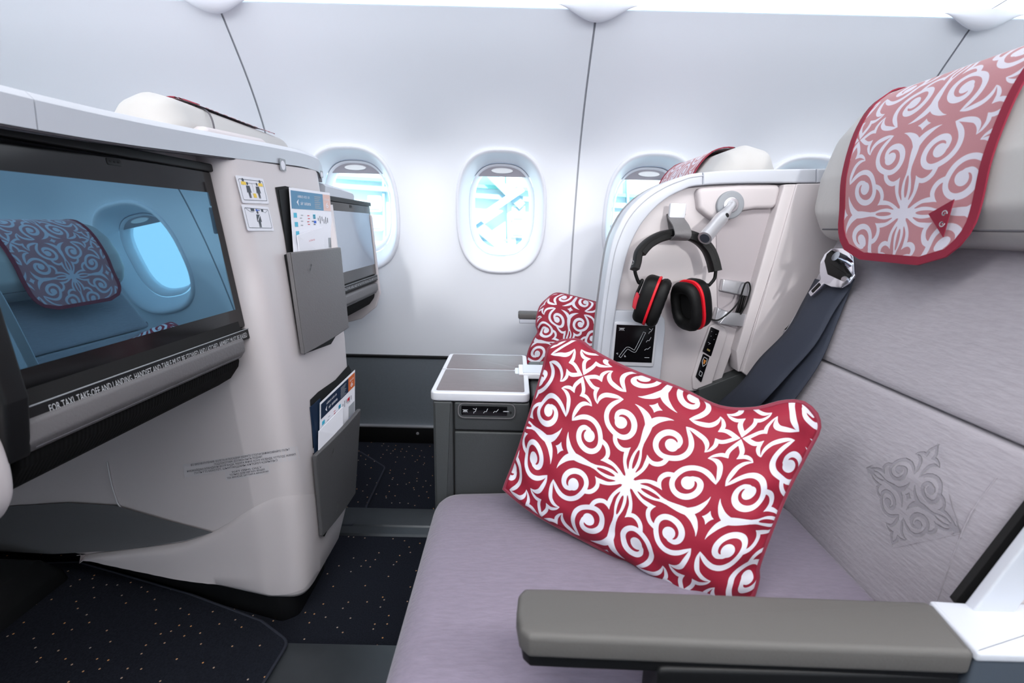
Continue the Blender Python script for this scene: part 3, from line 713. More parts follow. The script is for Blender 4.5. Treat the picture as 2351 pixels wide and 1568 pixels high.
# ================================================================== PILLOWS
def pillow(name, label, mt_key, BL, BR, TR, TL, outline=None, th=.05, uvo=(0, 0, 0), nu=90, nv=60, conc=.03, seed=1, tile=.245, uvaff=None):
    BL, BR, TR, TL = map(Vector, (BL, BR, TR, TL)); cen = (BL+BR+TR+TL)/4
    t = empty(name, tuple((BL+BR)/2), label, 'pillow')
    nrm = (BR-BL).cross(TL-BL).normalized()
    if nrm.dot(EYE-cen) < 0: nrm = -nrm
    rnd = random.Random(seed)
    if outline:      # four boundary curves, points in the cushion plane
        def res(P):
            c = crs([tuple(p) for p in P], 10); L_ = np.concatenate([[0], np.cumsum(np.linalg.norm(np.diff(c, axis=0), axis=1))]); L_ /= L_[-1]
            return lambda s: Vector([float(np.interp(s, L_, c[:, k])) for k in range(3)])
        b, r, tp, l = [res(P) for P in outline]
        P00, P10, P11, P01 = b(0), b(1), tp(1), tp(0)
        def base(s, u):
            return (b(s)*(1-u)+tp(s)*u)+(l(u)*(1-s)+r(u)*s)-(P00*(1-s)*(1-u)+P10*s*(1-u)+P01*(1-s)*u+P11*s*u)
    else:
        def base(s, u):
            p = BL*(1-s)*(1-u)+BR*s*(1-u)+TR*s*u+TL*(1-s)*u
            ks = conc*math.sin(math.pi*s)*(u-.5)*2; ku = conc*math.sin(math.pi*u)*(s-.5)*2
            vdir = (TL-BL); udir = (BR-BL)
            return p-vdir*ks*1.0-udir*ku*.6
    def hgt(s, u):
        e = max(0, 1-abs(2*s-1)**3.2)*max(0, 1-abs(2*u-1)**2.9)
        return th*e**.55
    def wr(s, u):
        d = min(s, 1-s, u, 1-u)
        return .0045*math.exp(-d*9)*(math.sin(s*47+seed)+math.sin(u*39+s*11+seed*2))*(1-math.exp(-d*60))
    vs = []; uvs = []; Fc = []
    W = nu+1
    def uvp(s, u):
        if uvaff: return uvaff(s, u)
        return ((s-.5)*(BR-BL).length/tile+uvo[0], (u-.5)*(TL-BL).length/tile+uvo[1])
    for side in (1, -1):
        k = len(vs)
        for j in range(nv+1):
            for i in range(nu+1):
                s, u = i/nu, j/nv; vs.append(base(s, u)+nrm*side*(hgt(s, u)+ (wr(s, u) if side > 0 else 0))); uvs.append(uvp(s, u))
        for j in range(nv):
            for i in range(nu):
                q = [k+j*W+i, k+j*W+i+1, k+(j+1)*W+i+1, k+(j+1)*W+i]; Fc.append(q if side > 0 else q[::-1])
    mk('pillow_case', vs, Fc, M[mt_key], t, uvs=uvs, ang=180)
    loop = [base(i/40, 0) for i in range(40)]+[base(1, i/30) for i in range(30)]+[base(1-i/40, 1) for i in range(40)]+[base(0, 1-i/30) for i in range(30)]
    tube('piping', loop, .0036, M['crim'], t, closed=True, seg=8)
    return t, base, nrm
PBL, PBR, PTL = by(1158, 1122, .635), Vector((.313, .480, H-.435)), by(1292, 783, .705)
pn = (PBR-PBL).cross(PTL-PBL).normalized(); pc = (PBL+PBR+PTL)/3; PTR = bpl(1872, 950, pc, pn)
pp = lambda px, py: bpl(px, py, pc, pn)
OUT = [[pp(*q) for q in ((1158, 1122), (1230, 1178), (1345, 1240), (1440, 1290), (1540, 1345), (1640, 1390), (1722, 1385))],
       [pp(*q) for q in ((1722, 1385), (1738, 1330), (1742, 1290), (1800, 1140), (1845, 1050), (1878, 985), (1872, 950))],
       [pp(*q) for q in ((1292, 783), (1330, 783), (1370, 812), (1450, 852), (1560, 893), (1650, 935), (1730, 940), (1800, 924), (1845, 926), (1872, 950))],
       [pp(*q) for q in ((1158, 1122), (1190, 1040), (1222, 940), (1248, 850), (1262, 800), (1292, 783))]]
def invb(target, base, nrm, it=400):
    return None
def uvaff(s, u):
    # star centres of the print measured on the cushion face
    return ((s-.485)*1.75+.5, (u-.415)*1.20+.5)
pil, pbase, pnn = pillow('pillow', 'large crimson pillow with white curling ornament lying on the near seat', 'pillow', PBL, PBR, PTR, PTL, OUT, th=.046, uvaff=uvaff, nu=150, nv=90, seed=3)
# small pillow on the window seat
yq = 1.28
wq = [by(1205, 860, yq-.05), by(1420, 860, yq-.05), by(1262, 676, yq+.06)]
wn_ = (wq[1]-wq[0]).cross(wq[2]-wq[0]).normalized(); W_P = lambda px, py: bpl(px, py, wq[0], wn_)
WOUT = [[W_P(*q) for q in ((1206, 850), (1260, 868), (1330, 876), (1420, 870))],
        [W_P(*q) for q in ((1420, 870), (1428, 800), (1432, 745), (1440, 715))],
        [W_P(*q) for q in ((1262, 682), (1280, 674), (1320, 682), (1380, 698), (1440, 715))],
        [W_P(*q) for q in ((1206, 850), (1214, 808), (1226, 780), (1236, 762), (1232, 742), (1240, 705), (1262, 682))]]
pillow('pillow', 'crimson and white pillow on the window seat, seen beyond the console tray', 'pillow', wq[0], wq[1], W_P(1440, 715), wq[2], WOUT, th=.04, nu=70, nv=50, seed=5, uvaff=lambda s, u: (s*1.25+.05, u*1.15+.1))

# ================================================================== CENTRE CONSOLE between the two seats
con = empty('centre_console', (-.05, .84, 0), 'dark grey console with silver framed wood grain folding tray between the seats', 'console')
zt = H-.27; yn = .73; YDF = .93
def xy(px, py, z=zt): p = bz(px, py, z); return (p.x, p.y)
O_ = [xy(990, 893), xy(1217, 905), xy(1207, 815), xy(1036, 811)]
x_l, x_r, y_n, y_f = O_[0][0], O_[1][0], O_[1][1], O_[2][1]
OR = rect(x_l, y_n, x_r, y_f)
pad('tray_frame', XY(), rp(OR, .012, 4), zt-.016, zt, .003, M['silver'], con)
ymid = xy(1100, 849)[1]
g_ = .009; nx, ny = .016, .014
near = [(x_l+g_, y_n+g_), (x_r-g_, y_n+g_), (x_r-g_, ymid-ny-.008), (x_r-g_-nx, ymid-ny-.008), (x_r-g_-nx, ymid-.004), (x_l+g_, ymid-.004)]
far = [(x_l+g_, ymid+.004), (x_r-g_-nx, ymid+.004), (x_r-g_-nx, ymid+ny+.006), (x_r-g_, ymid+ny+.006), (x_r-g_, y_f-g_), (x_l+g_, y_f-g_)]
for q in (near, far): pad('tray_insert', XY(), rp(q, .004, 3), zt-.002, zt+.0012, .0005, M['wood'], con)
pad('fold_line', XY(), rect(x_l+.002, ymid-.001, x_r-nx-.008, ymid+.001), zt-.001, zt+.0004, 0, M['line'], con)
hb = [xy(1186, 841), xy(1262, 842), xy(1262, 864), xy(1192, 863)]
hy0, hy1 = hb[2][1], hb[0][1]
pad('tray_hinge', XY(), rp(rect(x_r-nx-.002, hy0, x_r+.10, hy1), .002, 2), zt-.006, zt+.004, .001, M['silver'], con)
pad('hinge_plate', XY(), rect(x_r-nx+.006, hy0+.004, x_r+.10, hy1-.004), zt+.0035, zt+.0055, .0005, M['cap'], con)
# body
box('console_body', x_l+.006, y_n+.007, .02, x_r-.001, y_f-.004, zt-.016, M['blackgap'], con, r=.004)
xa = by(1041, 940, y_n+.002).x
zb1 = by(1120, 992, y_n).z
pad('corner_panel', XZ(), rp(rect(x_l+.004, .02, xa-.0012, zt-.017), .004, 3), y_n+.002, y_f-.002, .004, M['console'], con)
up_ = pad('control_fascia', XZ(), rp(rect(xa+.0012, zb1+.0015, x_r, zt-.018), .004, 3), y_n+.002, y_n+.02, .003, M['console'], con)
pad('drawer_front', XZ(), rp(rect(xa+.0012, .02, x_r, zb1-.0015), .004, 3), y_n+.002, y_n+.02, .003, M['console'], con)
c1, c2 = by(1051, 924, y_n), by(1183, 962, y_n)
fr = ((c1.x, y_n+.0025, c2.z), (1, 0, 0), (0, 0, 1), (0, -1, 0)); cw, chh = c2.x-c1.x, c1.z-c2.z
def ringpoly(nm, fr, w, h, r, t_, a0, a1, mt, parent):
    outer = rp(rect(0, 0, w, h), r, 5); inner = rp(rect(t_, t_, w-t_, h-t_), max(.001, r-t_), 5)
    o, u, v, n = [Vector(q) for q in fr]; V = []; k = len(outer)
    for P, a in ((outer, a0), (outer, a1), (inner, a1), (inner, a0)): V += [o+u*p[0]+v*p[1]+n*a for p in P]
    Fc = []
    for b in range(3):
        A, B = b*k, (b+1)*k; Fc += [[A+i, A+(i+1) % k, B+(i+1) % k, B+i] for i in range(k)]
    V, Fc = fix(V, Fc); return mk(nm, V, Fc, mt, parent)
bpn = pad('button_panel', fr, rp(rect(0, 0, cw, chh), chh*.42, 6), 0, .0025, .001, M['console'], con)
ringpoly('panel_rim', fr, cw, chh, chh*.42, .0016, .002, .0035, M['leather'], bpn)
pad('button_glass', fr, rp(rect(.006, .0055, cw-.014, chh-.005), .002, 3), .002, .0032, .0003, M['bezel'], bpn)
pad('headphone_jack', fr, disc(cw-.008, chh*.42, .0019, 14), .002, .0036, 0, M['blackgap'], bpn)
def icons(nm, fr, cs, s, wd, parent):
    """reading light, upright, lounge, recline, flat"""
    L_ = []
    (x, y) = cs[0]; L_ += [[(x-s*.9, y+s*.3), (x+s*.9, y+s*.3)], [(x-s*.5, y+s*.18), (x+s*.5, y+s*.18)]]+[[(x+s*.25*k, y), (x+s*.5*k, y-s*.6)] for k in (-1.6, -.5, .5, 1.6)]
    (x, y) = cs[1]; L_ += [[(x-s*.5, y-s), (x-s*.4, y-s*.4), (x+s*.1, y-s*.35), (x+s*.5, y+s)], [(x-s*.7, y+s*.8), (x+s*.1, y+s*.5)]]
    (x, y) = cs[2]; L_ += [[(x-s*.8, y-s*.8), (x-s*.4, y-s*.2), (x+s*.2, y-s*.3), (x+s*.7, y+s*.9)]]
    (x, y) = cs[3]; L_ += [[(x-s*.9, y-s*.6), (x-s*.4, y), (x+s*.1, y-s*.3), (x+s*.9, y+s*.7)]]
    (x, y) = cs[4]; L_ += [[(x-s, y-s*.1), (x+s, y-s*.1)], [(x-s*.8, y+s*.05), (x+s*.9, y+s*.05)]]
    for a_, b_ in ((0, 6), (6, 8), (8, 9), (9, 10), (10, 12)): strokes(nm, fr, L_[a_:b_], wd, M['lite'], parent, lift=.0036)
icons('button_symbol', fr, [(cw*f_, chh*.5) for f_ in (.10+.03, .30, .485, .66, .835)], .0046, .0009, bpn)
# armrest block behind the tray
pad('console_armrest', XY(), rp(rect(x_r+.003, y_n+.022, x_r+.075, y_f-.004), .008, 3), .05, zt-.012, .006, M['console'], con)
pad('console_rear', XY(), rp(rect(x_r+.0755, y_n+.03, .45, YDF), .008, 3), .05, H-.40, .006, M['console'], con)
pad('armrest_lid', XY(), rp(rect(x_r+.028, y_n+.045, x_r+.07, hy0-.012), .008, 3), zt-.013, zt-.010, .001, M['leatherd'], con)
pad('armrest_lid', XY(), rp(rect(x_r+.028, hy1+.012, x_r+.07, y_f-.010), .008, 3), zt-.013, zt-.010, .001, M['pad'], con)

# far armrest by the wall
wa = empty('window_armrest', (.2, 1.66, .3), 'grey armrest end sticking out by the cabin wall beside the far pillow', 'armrest')
a_ = by(1190, 717, 1.62); b_ = by(1191, 741, 1.62)
box('armrest_pad', a_.x, 1.60, (a_.z+b_.z)/2-.002, .5, 1.66, a_.z, M['pad'], wa, r=.006)
box('armrest_base', a_.x+.004, 1.605, b_.z, .5, 1.655, (a_.z+b_.z)/2-.002, M['hous2'] if 'hous2' in M else M['cap'], wa, r=.004)
box('armrest_post', .36, 1.60, .0, .48, 1.66, b_.z, M['cream'], wa)

# ================================================================== DIVIDER with lamp, hook, sockets
YD = .935
div = empty('seat_divider', (.4, YD, .3), 'cream privacy divider with white rim, lamp and control screen between the seats', 'seat divider')
def xz(px, py, y=YD): p = by(px, py, y); return (p.x, p.z)
outer_px = [(1362, 905), (1370, 800), (1383, 680), (1400, 570), (1418, 520), (1442, 480), (1478, 446), (1520, 422), (1560, 407), (1598, 398), (1700, 391), (1900, 388), (2040, 386)]
inner_px = [(1392, 905), (1400, 800), (1412, 715), (1425, 640), (1441, 575), (1462, 528), (1490, 490), (1525, 458), (1562, 438), (1598, 427), (1700, 421), (1900, 420), (2040, 418)]
outer = [xz(*q) for q in outer_px]; inner = [xz(*q) for q in inner_px]
oc = [tuple(q) for q in crs(outer, 6)]; ic = [tuple(q) for q in crs(inner, 6)]
zbot = xz(1600, 905)[1]
# back board (whole outline)
bb = oc+[(oc[-1][0], .20), (oc[0][0]+.02, .20)]
pad('back_board', XZ(), bb, YD+.034, YD+.06, .002, M['cream'], div)
# rim: region between outline curves, proud, with a second fine step
rim = oc+ic[::-1]
split = [k for k, q in enumerate(oc) if q[0] > xz(1598, 400)[0]][0]
sp2 = [k for k, q in enumerate(oc) if q[0] > xz(1850, 395)[0]][0]
for a, b in ((0, split), (split, sp2), (sp2, len(oc)-1)):
    P = oc[a:b+1]+ic[a:b+1][::-1]
    P = [(p[0]*1.0+(.0006 if i in (0, len(P)-1) and a > 0 else 0), p[1]) for i, p in enumerate(P)]
    r_ = pad('rim', XZ(), P, YD-.008, YD+.062, .0035, M['cap'], div, seg=4)
tube('rim_groove', [Vector((p[0]*.72+q[0]*.28, YD-.0078, p[1]*.72+q[1]*.28)) for p, q in zip(oc[:split+1], ic[:split+1])], .0011, M['line'], div)
# inner field
lower = [xz(*q) for q in ((1392, 905),)]
fieldR = [xz(*q) for q in ((1798, 424), (1782, 470), (1700, 762), (1688, 806), (1664, 872), (1646, 893), (1615, 902), (1480, 905))]
field = [q for q in ic if q[0] < fieldR[0][0]-.004]+fieldR
pad('inner_panel', XZ(), field, YD+.012, YD+.036, .002, M['cream'], div)
# upper right stowage niche: its shade is painted as a flat darker cream plate
nich = [xz(*q, YD+.008) for q in ((1645, 505), (1680, 500), (1702, 486), (1730, 480), (1784, 481), (1702, 758), (1655, 745), (1648, 700))]
M['niche'] = mat('niche_shade_cream', (176, 168, 172), .55)
pad('niche_shade', XZ(), rp(nich, .01, 4), YD+.0095, YD+.0125, .0005, M['niche'], div)
lip = [xz(*q, YD-.006) for q in ((1600, 431), (1700, 425), (1796, 424), (1782, 478), (1735, 479), (1706, 484), (1680, 500), (1640, 508), (1606, 480))]
pad('upper_lip', XZ(), rp(lip, .012, 5), YD-.006, YD+.020, .008, M['cream'], div, seg=5)
# slanted cover strip right of the niche
ws = [xz(*q, YD-.008) for q in ((1797, 424), (1830, 423), (1722, 852), (1692, 852), (1688, 806))]
pad('edge_strip', XZ(), rp(ws, .002, 2), YD-.014, YD+.03, .003, M['cream'], div)
wg = [xz(*q, YD-.008) for q in ((1822, 423), (2040, 420), (2040, 900), (1760, 898), (1700, 852))]
pad('wing_panel', XZ(), rp(wg, .004, 3), YD-.018, YD+.03, .002, M['cream'], div)
dk = [xz(*q, YD+.01) for q in ((1600, 890), (1700, 852), (1850, 852), (1850, 1100), (1600, 1100))]
pad('lower_panel', XZ(), dk, YD-.002, YD+.03, .002, M['console'], div)
# bright plate holding the control screen
pl = [xz(*q, YD-.002) for q in ((1386, 712), (1510, 716), (1526, 732), (1527, 760), (1511, 912), (1371, 905))]
plate = pad('control_plate', XZ(), rp(pl, [.004, .01, .01, .01, .004, .004], 4), YD-.003, YD+.016, .002, M['steelp'] if 'steelp' in M else M['cap'], div)
pf = [xz(*q, YD-.004) for q in ((1410, 738), (1510, 741), (1500, 842), (1401, 838))]
pad('screen_surround', XZ(), rp(pf, .006, 4), YD-.006, YD-.002, .0015, M['silver'], plate)
YS = YD-.0065
sc4 = [by(*q, YS) for q in ((1415.8, 745.2), (1505, 748.5), (1496, 833), (1408, 830))]
pad('touch_screen', XZ(), [(p.x, p.z) for p in sc4], YS, YS+.003, 0, M['bezel'], plate)
o3 = sc4[3]; u3 = (sc4[2]-sc4[3]); v3 = (sc4[0]-sc4[3])
def S3(a, b): p = u3*a+v3*b; return (p.x, p.z)
f3 = ((o3.x, YS, o3.z), (1, 0, 0), (0, 0, 1), (0, -1, 0))
o_pts = [(.17, .10), (.30, .32), (.50, .25), (.72, .80)]
def offs(P, d):
    out = []
    for i, p in enumerate(P):
        a = Vector(P[max(0, i-1)]); b = Vector(P[min(len(P)-1, i+1)]); e_ = (b-a).normalized(); out.append((p[0]-e_.y*d, p[1]+e_.x*d))
    return out
oo = [tuple(q) for q in crs([(.16, .13), (.29, .34), (.36, .38), (.50, .31), (.56, .36), (.73, .82)], 4)]
lp = offs(oo, .03)+offs(oo, -.03)[::-1]; lp.append(lp[0])
strokes('seat_outline', f3, [[S3(*q) for q in lp]], .0010, M['lite'], plate, lift=.0003)
s_ = .07
ic_ = [[(.07, .91), (.21, .91)]]+[[(.14+.02*k, .90), (.14+.04*k, .85)] for k in (-1.5, -.5, .5, 1.5)]
ic_ += [[(.84, .79), (.86, .84), (.89, .84), (.93, .93)], [(.84, .92), (.89, .89)], [(.80, .56), (.83, .61), (.87, .60), (.91, .69)], [(.78, .34), (.82, .38), (.86, .37), (.92, .43)], [(.80, .14), (.92, .14)]]
ic_ += [[(.08, .24), (.10, .20), (.06, .23), (.10, .24)], [(.28, .14), (.31, .14), (.28, .19), (.28, .14)]]
for a_, b_ in ((0, 5), (5, 7), (7, 8), (8, 9), (9, 10), (10, 11), (11, 12)):
    strokes('screen_symbol', f3, [[S3(*q) for q in P] for P in ic_[a_:b_]], .0011, M['lite'], plate, lift=.0003)
# sockets
for nm, q4 in (('socket_panel', ((1633, 750.6), (1652, 759), (1632.5, 818.7), (1613.4, 807))), ('socket_panel', ((1614.8, 812), (1629, 820), (1610, 878.6), (1597.5, 865.6)))):
    P = [by(*q, YD+.004) for q in q4]
    so = pad(nm, XZ(), rp([(p.x, p.z) for p in P], .0015, 2), YD+.004, YD+.014, .0005, M['bezel'], div)
    def T(a, b, P=P): q = P[3]*(1-a)*(1-b)+P[2]*a*(1-b)+P[1]*a*b+P[0]*(1-a)*b; return (q.x, q.z)
    fs = ((0, YD+.004, 0), (1, 0, 0), (0, 0, 1), (0, -1, 0))
    if q4[0][0] > 1620:
        for a, b in ((.2, .85), (.3, .68), (.75, .82), (.72, .62)): flat('socket_pin', fs, disc(*T(a, b), .0009, 8), M['greyp'], so)
        flat('usb_contact', fs, [T(.35, .13), T(.7, .13), T(.7, .2), T(.35, .2)], M['gold'], so)
        strokes('socket_symbol', fs, [[T(.2, .42), T(.5, .42), T(.35, .36)]], .0008, M['lite'], so)
    else:
        strokes('socket_outline', fs, [[T(*q) for q in ((.25, .9), (.75, .9), (.85, .72), (.5, .55), (.15, .72), (.25, .9))]], .0014, M['lite'], so)
        flat('socket_core', fs, [T(.3, .82), T(.7, .82), T(.6, .66), T(.4, .66)], M['sockor'], so)
        strokes('usb_outline', fs, [[T(*q) for q in ((.3, .34), (.7, .34), (.7, .18), (.3, .18), (.3, .34))]], .0012, M['lite'], so)
sg = [xz(*q, YD+.010) for q in ((1640, 742), (1664, 752), (1668, 770), (1630, 892), (1590, 894), (1588, 866), (1606, 806), (1628, 748))]
pad('socket_surround', XZ(), rp(sg, .006, 4), YD+.006, YD+.013, .003, M['cream'], div)
# literature/cable brackets of folded metal
for q4 in (((1661, 641), (1726, 650), (1722, 682), (1656, 668)), ((1648, 706), (1690, 722), (1690, 752), (1640, 738))):
    P = [by(*q, YD-.004) for q in q4]
    pad('cable_bracket', XZ(), rp([(p.x, p.z) for p in P], .002, 2), YD-.004, YD+.010, .002, M['steel'], div)
pad('cable_bracket', XZ(), rp([xz(*q, YD-.010) for q in ((1672, 716), (1716, 722), (1706, 750), (1650, 744))], .002, 2), YD-.010, YD+.012, .002, M['steel'], div)
# reading lamp
lc = by(1675, 471, YD-.008)
fl = (lc, (1, 0, 0), (0, 0, 1), (0, -1, 0))
lampb = pad('reading_lamp', fl, disc(0, 0, .0265, 40), -.004, .006, .003, M['silverd'] if 'silverd' in M else M['greyp'], div, seg=4); lampb['label'] = 'silver reading lamp'
pad('lamp_ring', fl, disc(0, 0, .015, 32), .005, .008, .002, M['steel'], lampb)
j0 = lc+Vector((0, -.012, 0)); j1 = by(1618, 547, YD-.085)
tube('lamp_joint', [lc+Vector((0, -.004, 0)), lc+Vector((0, -.010, 0)), lc+Vector((0, -.016, 0))], lambda t: .010*math.sqrt(max(.05, 1-(t*.95)**2)), M['steel'], lampb, seg=20)
dj = (j1-j0); Lj = dj.length; dj.normalize()
tube('lamp_head', [j0+dj*(Lj*k) for k in (0, .12, .2, .32, .40, .42, .5, .8, .995, 1.0)], lambda t: float(np.interp(t, [0, .2, .33, .45, 1], [.006, .0085, .0105, .0125, .0128])), M['steel'], lampb, seg=28)
tube('lamp_lens', [j1-dj*.001, j1+dj*.0008], .009, M['ink'], lampb, seg=24)
sd_ = dj.cross(Vector((0, 1, 0))).normalized(); nf = dj.cross(sd_).normalized()
if nf.y > 0: nf = -nf
pb = j0+dj*Lj*.40; rb = .0112
tube('lamp_switch', [pb+nf*(rb*.7), pb+nf*(rb+.0016)], .0042, M['black'], lampb, seg=16)
# strap hook
hk = by(1555, 484, YD-.02); fh = (hk, (1, 0, 0), (0, 0, 1), (0, -1, 0))
hook = sweep('hook_strap', [by(1556, 488, YD-.004), by(1552, 500, YD-.022), by(1564, 520, YD-.052), by(1568, 540, YD-.062), by(1558, 551, YD-.048), by(1556, 545, YD-.02), by(1552, 520, YD+.004), by(1548, 488, YD+.008)],
      [(-.0155, -.0012), (.0155, -.0012), (.0155, .0012), (-.0155, .0012)], (1, 0, 0), M['leather'], div, sub=6); hook['label'] = 'grey leather hook strap'
pad('hook_plate', fh, rp(rect(-.0155, -.014, .0155, .014), .004, 4), -.006, .004, .002, M['silver'], hook)

# ================================================================== HEADPHONES
hpR = empty('headphones', tuple(by(1548, 700, YD-.06)), 'black headphones with red rings hanging from the strap on the divider', 'headphones')
YH = YD-.036
band_px = [(1450, 614), (1455, 598), (1466, 574), (1484, 553), (1508, 538), (1530, 531), (1560, 528), (1590, 534), (1612, 546), (1630, 566), (1641, 592), (1647, 618)]
bp_ = [by(px+ (6 if k < 2 else 0), py+4, YH-.004*abs(k-5.5)) for k, (px, py) in enumerate(band_px)]
sv = [Vector((0, 1, 0))]*len(bp_)
sweep('headband', bp_, [(-.012, -.005), (-.009, -.0075), (.009, -.0075), (.012, -.005), (.012, .004), (.009, .0055), (-.009, .0055), (-.012, .004)], (0, 1, 0), M['black'], hpR, sub=6)
for seg_ in (bp_[6:12], bp_[2:6]):
    sweep('band_padding', [p+(by(1548, 640, YH)-p).normalized()*.006 for p in seg_], [(-.014, -.004), (-.010, -.007), (.010, -.007), (.014, -.004), (.014, .004), (.010, .007), (-.010, .007), (-.014, .004)], (0, 1, 0), M['earpad'], hpR, sub=6)
def cup(px, py, y, axis, rx, rz, side):
    c = by(px, py, y); w_ = Vector(axis).normalized(); u = Vector((0, 0, 1)).cross(w_).normalized(); v = w_.cross(u)
    tl = math.radians(10*side); u, v = u*math.cos(tl)+v*math.sin(tl), v*math.cos(tl)-u*math.sin(tl)
    fr = (c, u, v, w_)
    pl = [sup(2*math.pi*k/40, rx, rz, 2.9) for k in range(40)]
    shell = pad('ear_cup', fr, pl, -.030, -.004, .012, M['black'], hpR, seg=6, r1=.003)
    pad('ring', fr, [(a*1.03, b*1.03) for a, b in pl], -.006, -.001, .0015, M['red'], shell)
    # padded cushion, an open ring
    NA, NB = 40, 12; V = []; Fc = []
    for i in range(NA):
        a, b = pl[i]
        for k in range(NB):
            t_ = 2*math.pi*k/NB; f_ = 1-.24+.25*math.cos(t_); V.append(c+u*a*f_+v*b*f_+w_*(.0085+.0115*math.sin(t_)+.0005*(i % 2)))
    for i in range(NA):
        for k in range(NB): A, B = i*NB, ((i+1) % NA)*NB; Fc.append([A+k, A+(k+1) % NB, B+(k+1) % NB, B+k])
    V, Fc = fix(V, Fc); mk('ear_pad', V, Fc, M['earpad'], shell, ang=80)
    pad('speaker_cloth', fr, [(a*.7, b*.7) for a, b in pl], -.002, .004, 0, M['blackgap'], shell)
    # back disc
    pad('cup_disc', fr, disc(0, -.006, .011, 20), -.036, -.028, .003, M['black'], shell)
    return c, u, v, w_, shell
cL = cup(1502, 692, YH-.004, (1, -.40, -.27), .035, .049, 0)
cR = cup(1583, 701, YH-.006, (-1, -.45, -.30), .035, .050, 0)
for nm, cc, pts in (('yoke', cL, [(1456, 606), (1458, 624), (1462, 638), (1467, 650)]), ('yoke', cR, [(1645, 606), (1643, 624), (1640, 640), (1628, 655)])):
    P = [by(*q, YH) for q in pts]; tube(nm, P, .0034, M['black'], hpR, sub=5)
def yokefork(cc, top, sgn):
    c, u, v, w_, sh_ = cc
    a = c-w_*.034+v*.034; T_ = by(*top, YH)
    tube('yoke_fork', [T_, c-w_*.036+v*.030+u*.012, c-w_*.038+v*.0+u*.012, c-w_*.036-v*.012], .0032, M['black'], sh_, sub=5)
    tube('yoke_fork', [T_, c-w_*.034+v*.034-u*.010, c-w_*.036+v*.010-u*.012], .0028, M['black'], sh_, sub=5)
yokefork(cL, (1467, 650), 1); yokefork(cR, (1628, 655), -1)
rl = [by(*q, YH-.018) for q in ((1463, 668), (1470, 684), (1466, 703), (1459, 712), (1452, 706), (1454, 690))]
rb_ = pad('cup_badge', XZ(), rp([(p.x, p.z) for p in rl], .002, 2), YH-.020, YH-.014, .001, M['redp'], cL[4]); rb_['label'] = 'small red badge plate'
mb = by(1451, 602, YH-.0255); strokes('band_mark', (mb, (1, 0, 0), (0, 0, 1), (0, -1, 0)), [[(.003*math.cos(t), .004*math.sin(t)) for t in [k*.7 for k in range(9)]]], .0007, M['lite'], hpR)
cab = [by(*q) for q in ((1624, 728, YH-.02), (1640, 735, YH-.022), (1655, 732, YH-.022), (1680, 712, YH-.012), (1697, 690, YD-.020), (1706, 664, YD-.020), (1712, 650, YD-.020), (1720, 650, YD-.012), (1722, 668, YD-.012), (1712, 700, YD-.012), (1700, 722, YD-.012))]
tube('cable', cab, .0016, M['black'], hpR, sub=6)
for dx_ in (0, 5, 10):
    tube('cable_bundle', [by(1702+dx_, 676, YD-.001), by(1696+dx_, 700, YD-.005), by(1688+dx_, 724, YD-.001)], .0022, M['black'], hpR, sub=4)

# ================================================================== FRONT SHELL with monitors
sh = empty('monitor_shell', (-.7, 1.0, 0), 'large cream seat shell with white cap holding two monitors at left', 'seat shell')
ZB = .10
def colsec(z):
    """front x and y range of the centre column at height z (world)"""
    zr = z-H
    xf = float(np.interp(zr, [-.80, -.70, -.5, -.3, -.1, .08, .16], [-.440, -.436, -.440, -.452, -.472, -.496, -.508]))
    y1 = float(np.interp(zr, [-.80, -.76, -.70, -.55, -.3, .0, .16], [1.05, 1.10, 1.145, 1.19, 1.225, 1.24, 1.245]))
    y0 = float(np.interp(zr, [-.80, -.4, .16], [.832, .825, .83]))
    xb, yb = -1.60, float(np.interp(zr, [-.80, -.4, .16], [1.07, 1.03, 1.01]))
    cr = float(np.interp(zr, [-.8, -.5, -.1, .16], [.075, .075, .05, .035]))
    return rp([(xf, y0), (xf, y1), (xb, 1.20), (xb, yb), (xf-.09, y0)], [cr, .045, .01, .01, .03], 8)
zs = [H-.812, H-.797, H-.75, H-.7, H-.6, H-.5, H-.4, H-.3, H-.2, H-.1, H, H+.06, H+.115]
V = []; n_c = len(colsec(H)); Fc = []
for i, z in enumerate(zs):
    P = colsec(z)
    if i == 0: P = inset(P, .010)
    for k, p in enumerate(P): V.append(Vector((p[0], p[1], z+ (0 if i < len(zs)-1 else .03*min(1, max(0, (p[1]-.5)/.7))))))
for i in range(len(zs)-1):
    A, B = i*n_c, (i+1)*n_c; Fc += [[A+k, A+(k+1) % n_c, B+(k+1) % n_c, B+k] for k in range(n_c)]
Fc.append(list(range(n_c))[::-1]); Fc.append(list(range((len(zs)-1)*n_c, len(zs)*n_c)))
V, Fc = fix(V, Fc); mk('column', V, Fc, M['cream'], sh, ang=60)
from mathutils.bvhtree import BVHTree
_bvh = BVHTree.FromPolygons(V, Fc)
def drape(px, py, off):
    d = ray(px, py).normalized(); loc, nrm, i_, ds = _bvh.ray_cast(EYE, d)
    if loc is None: return None
    if nrm.dot(d) > 0: nrm = -nrm
    return loc+nrm*off
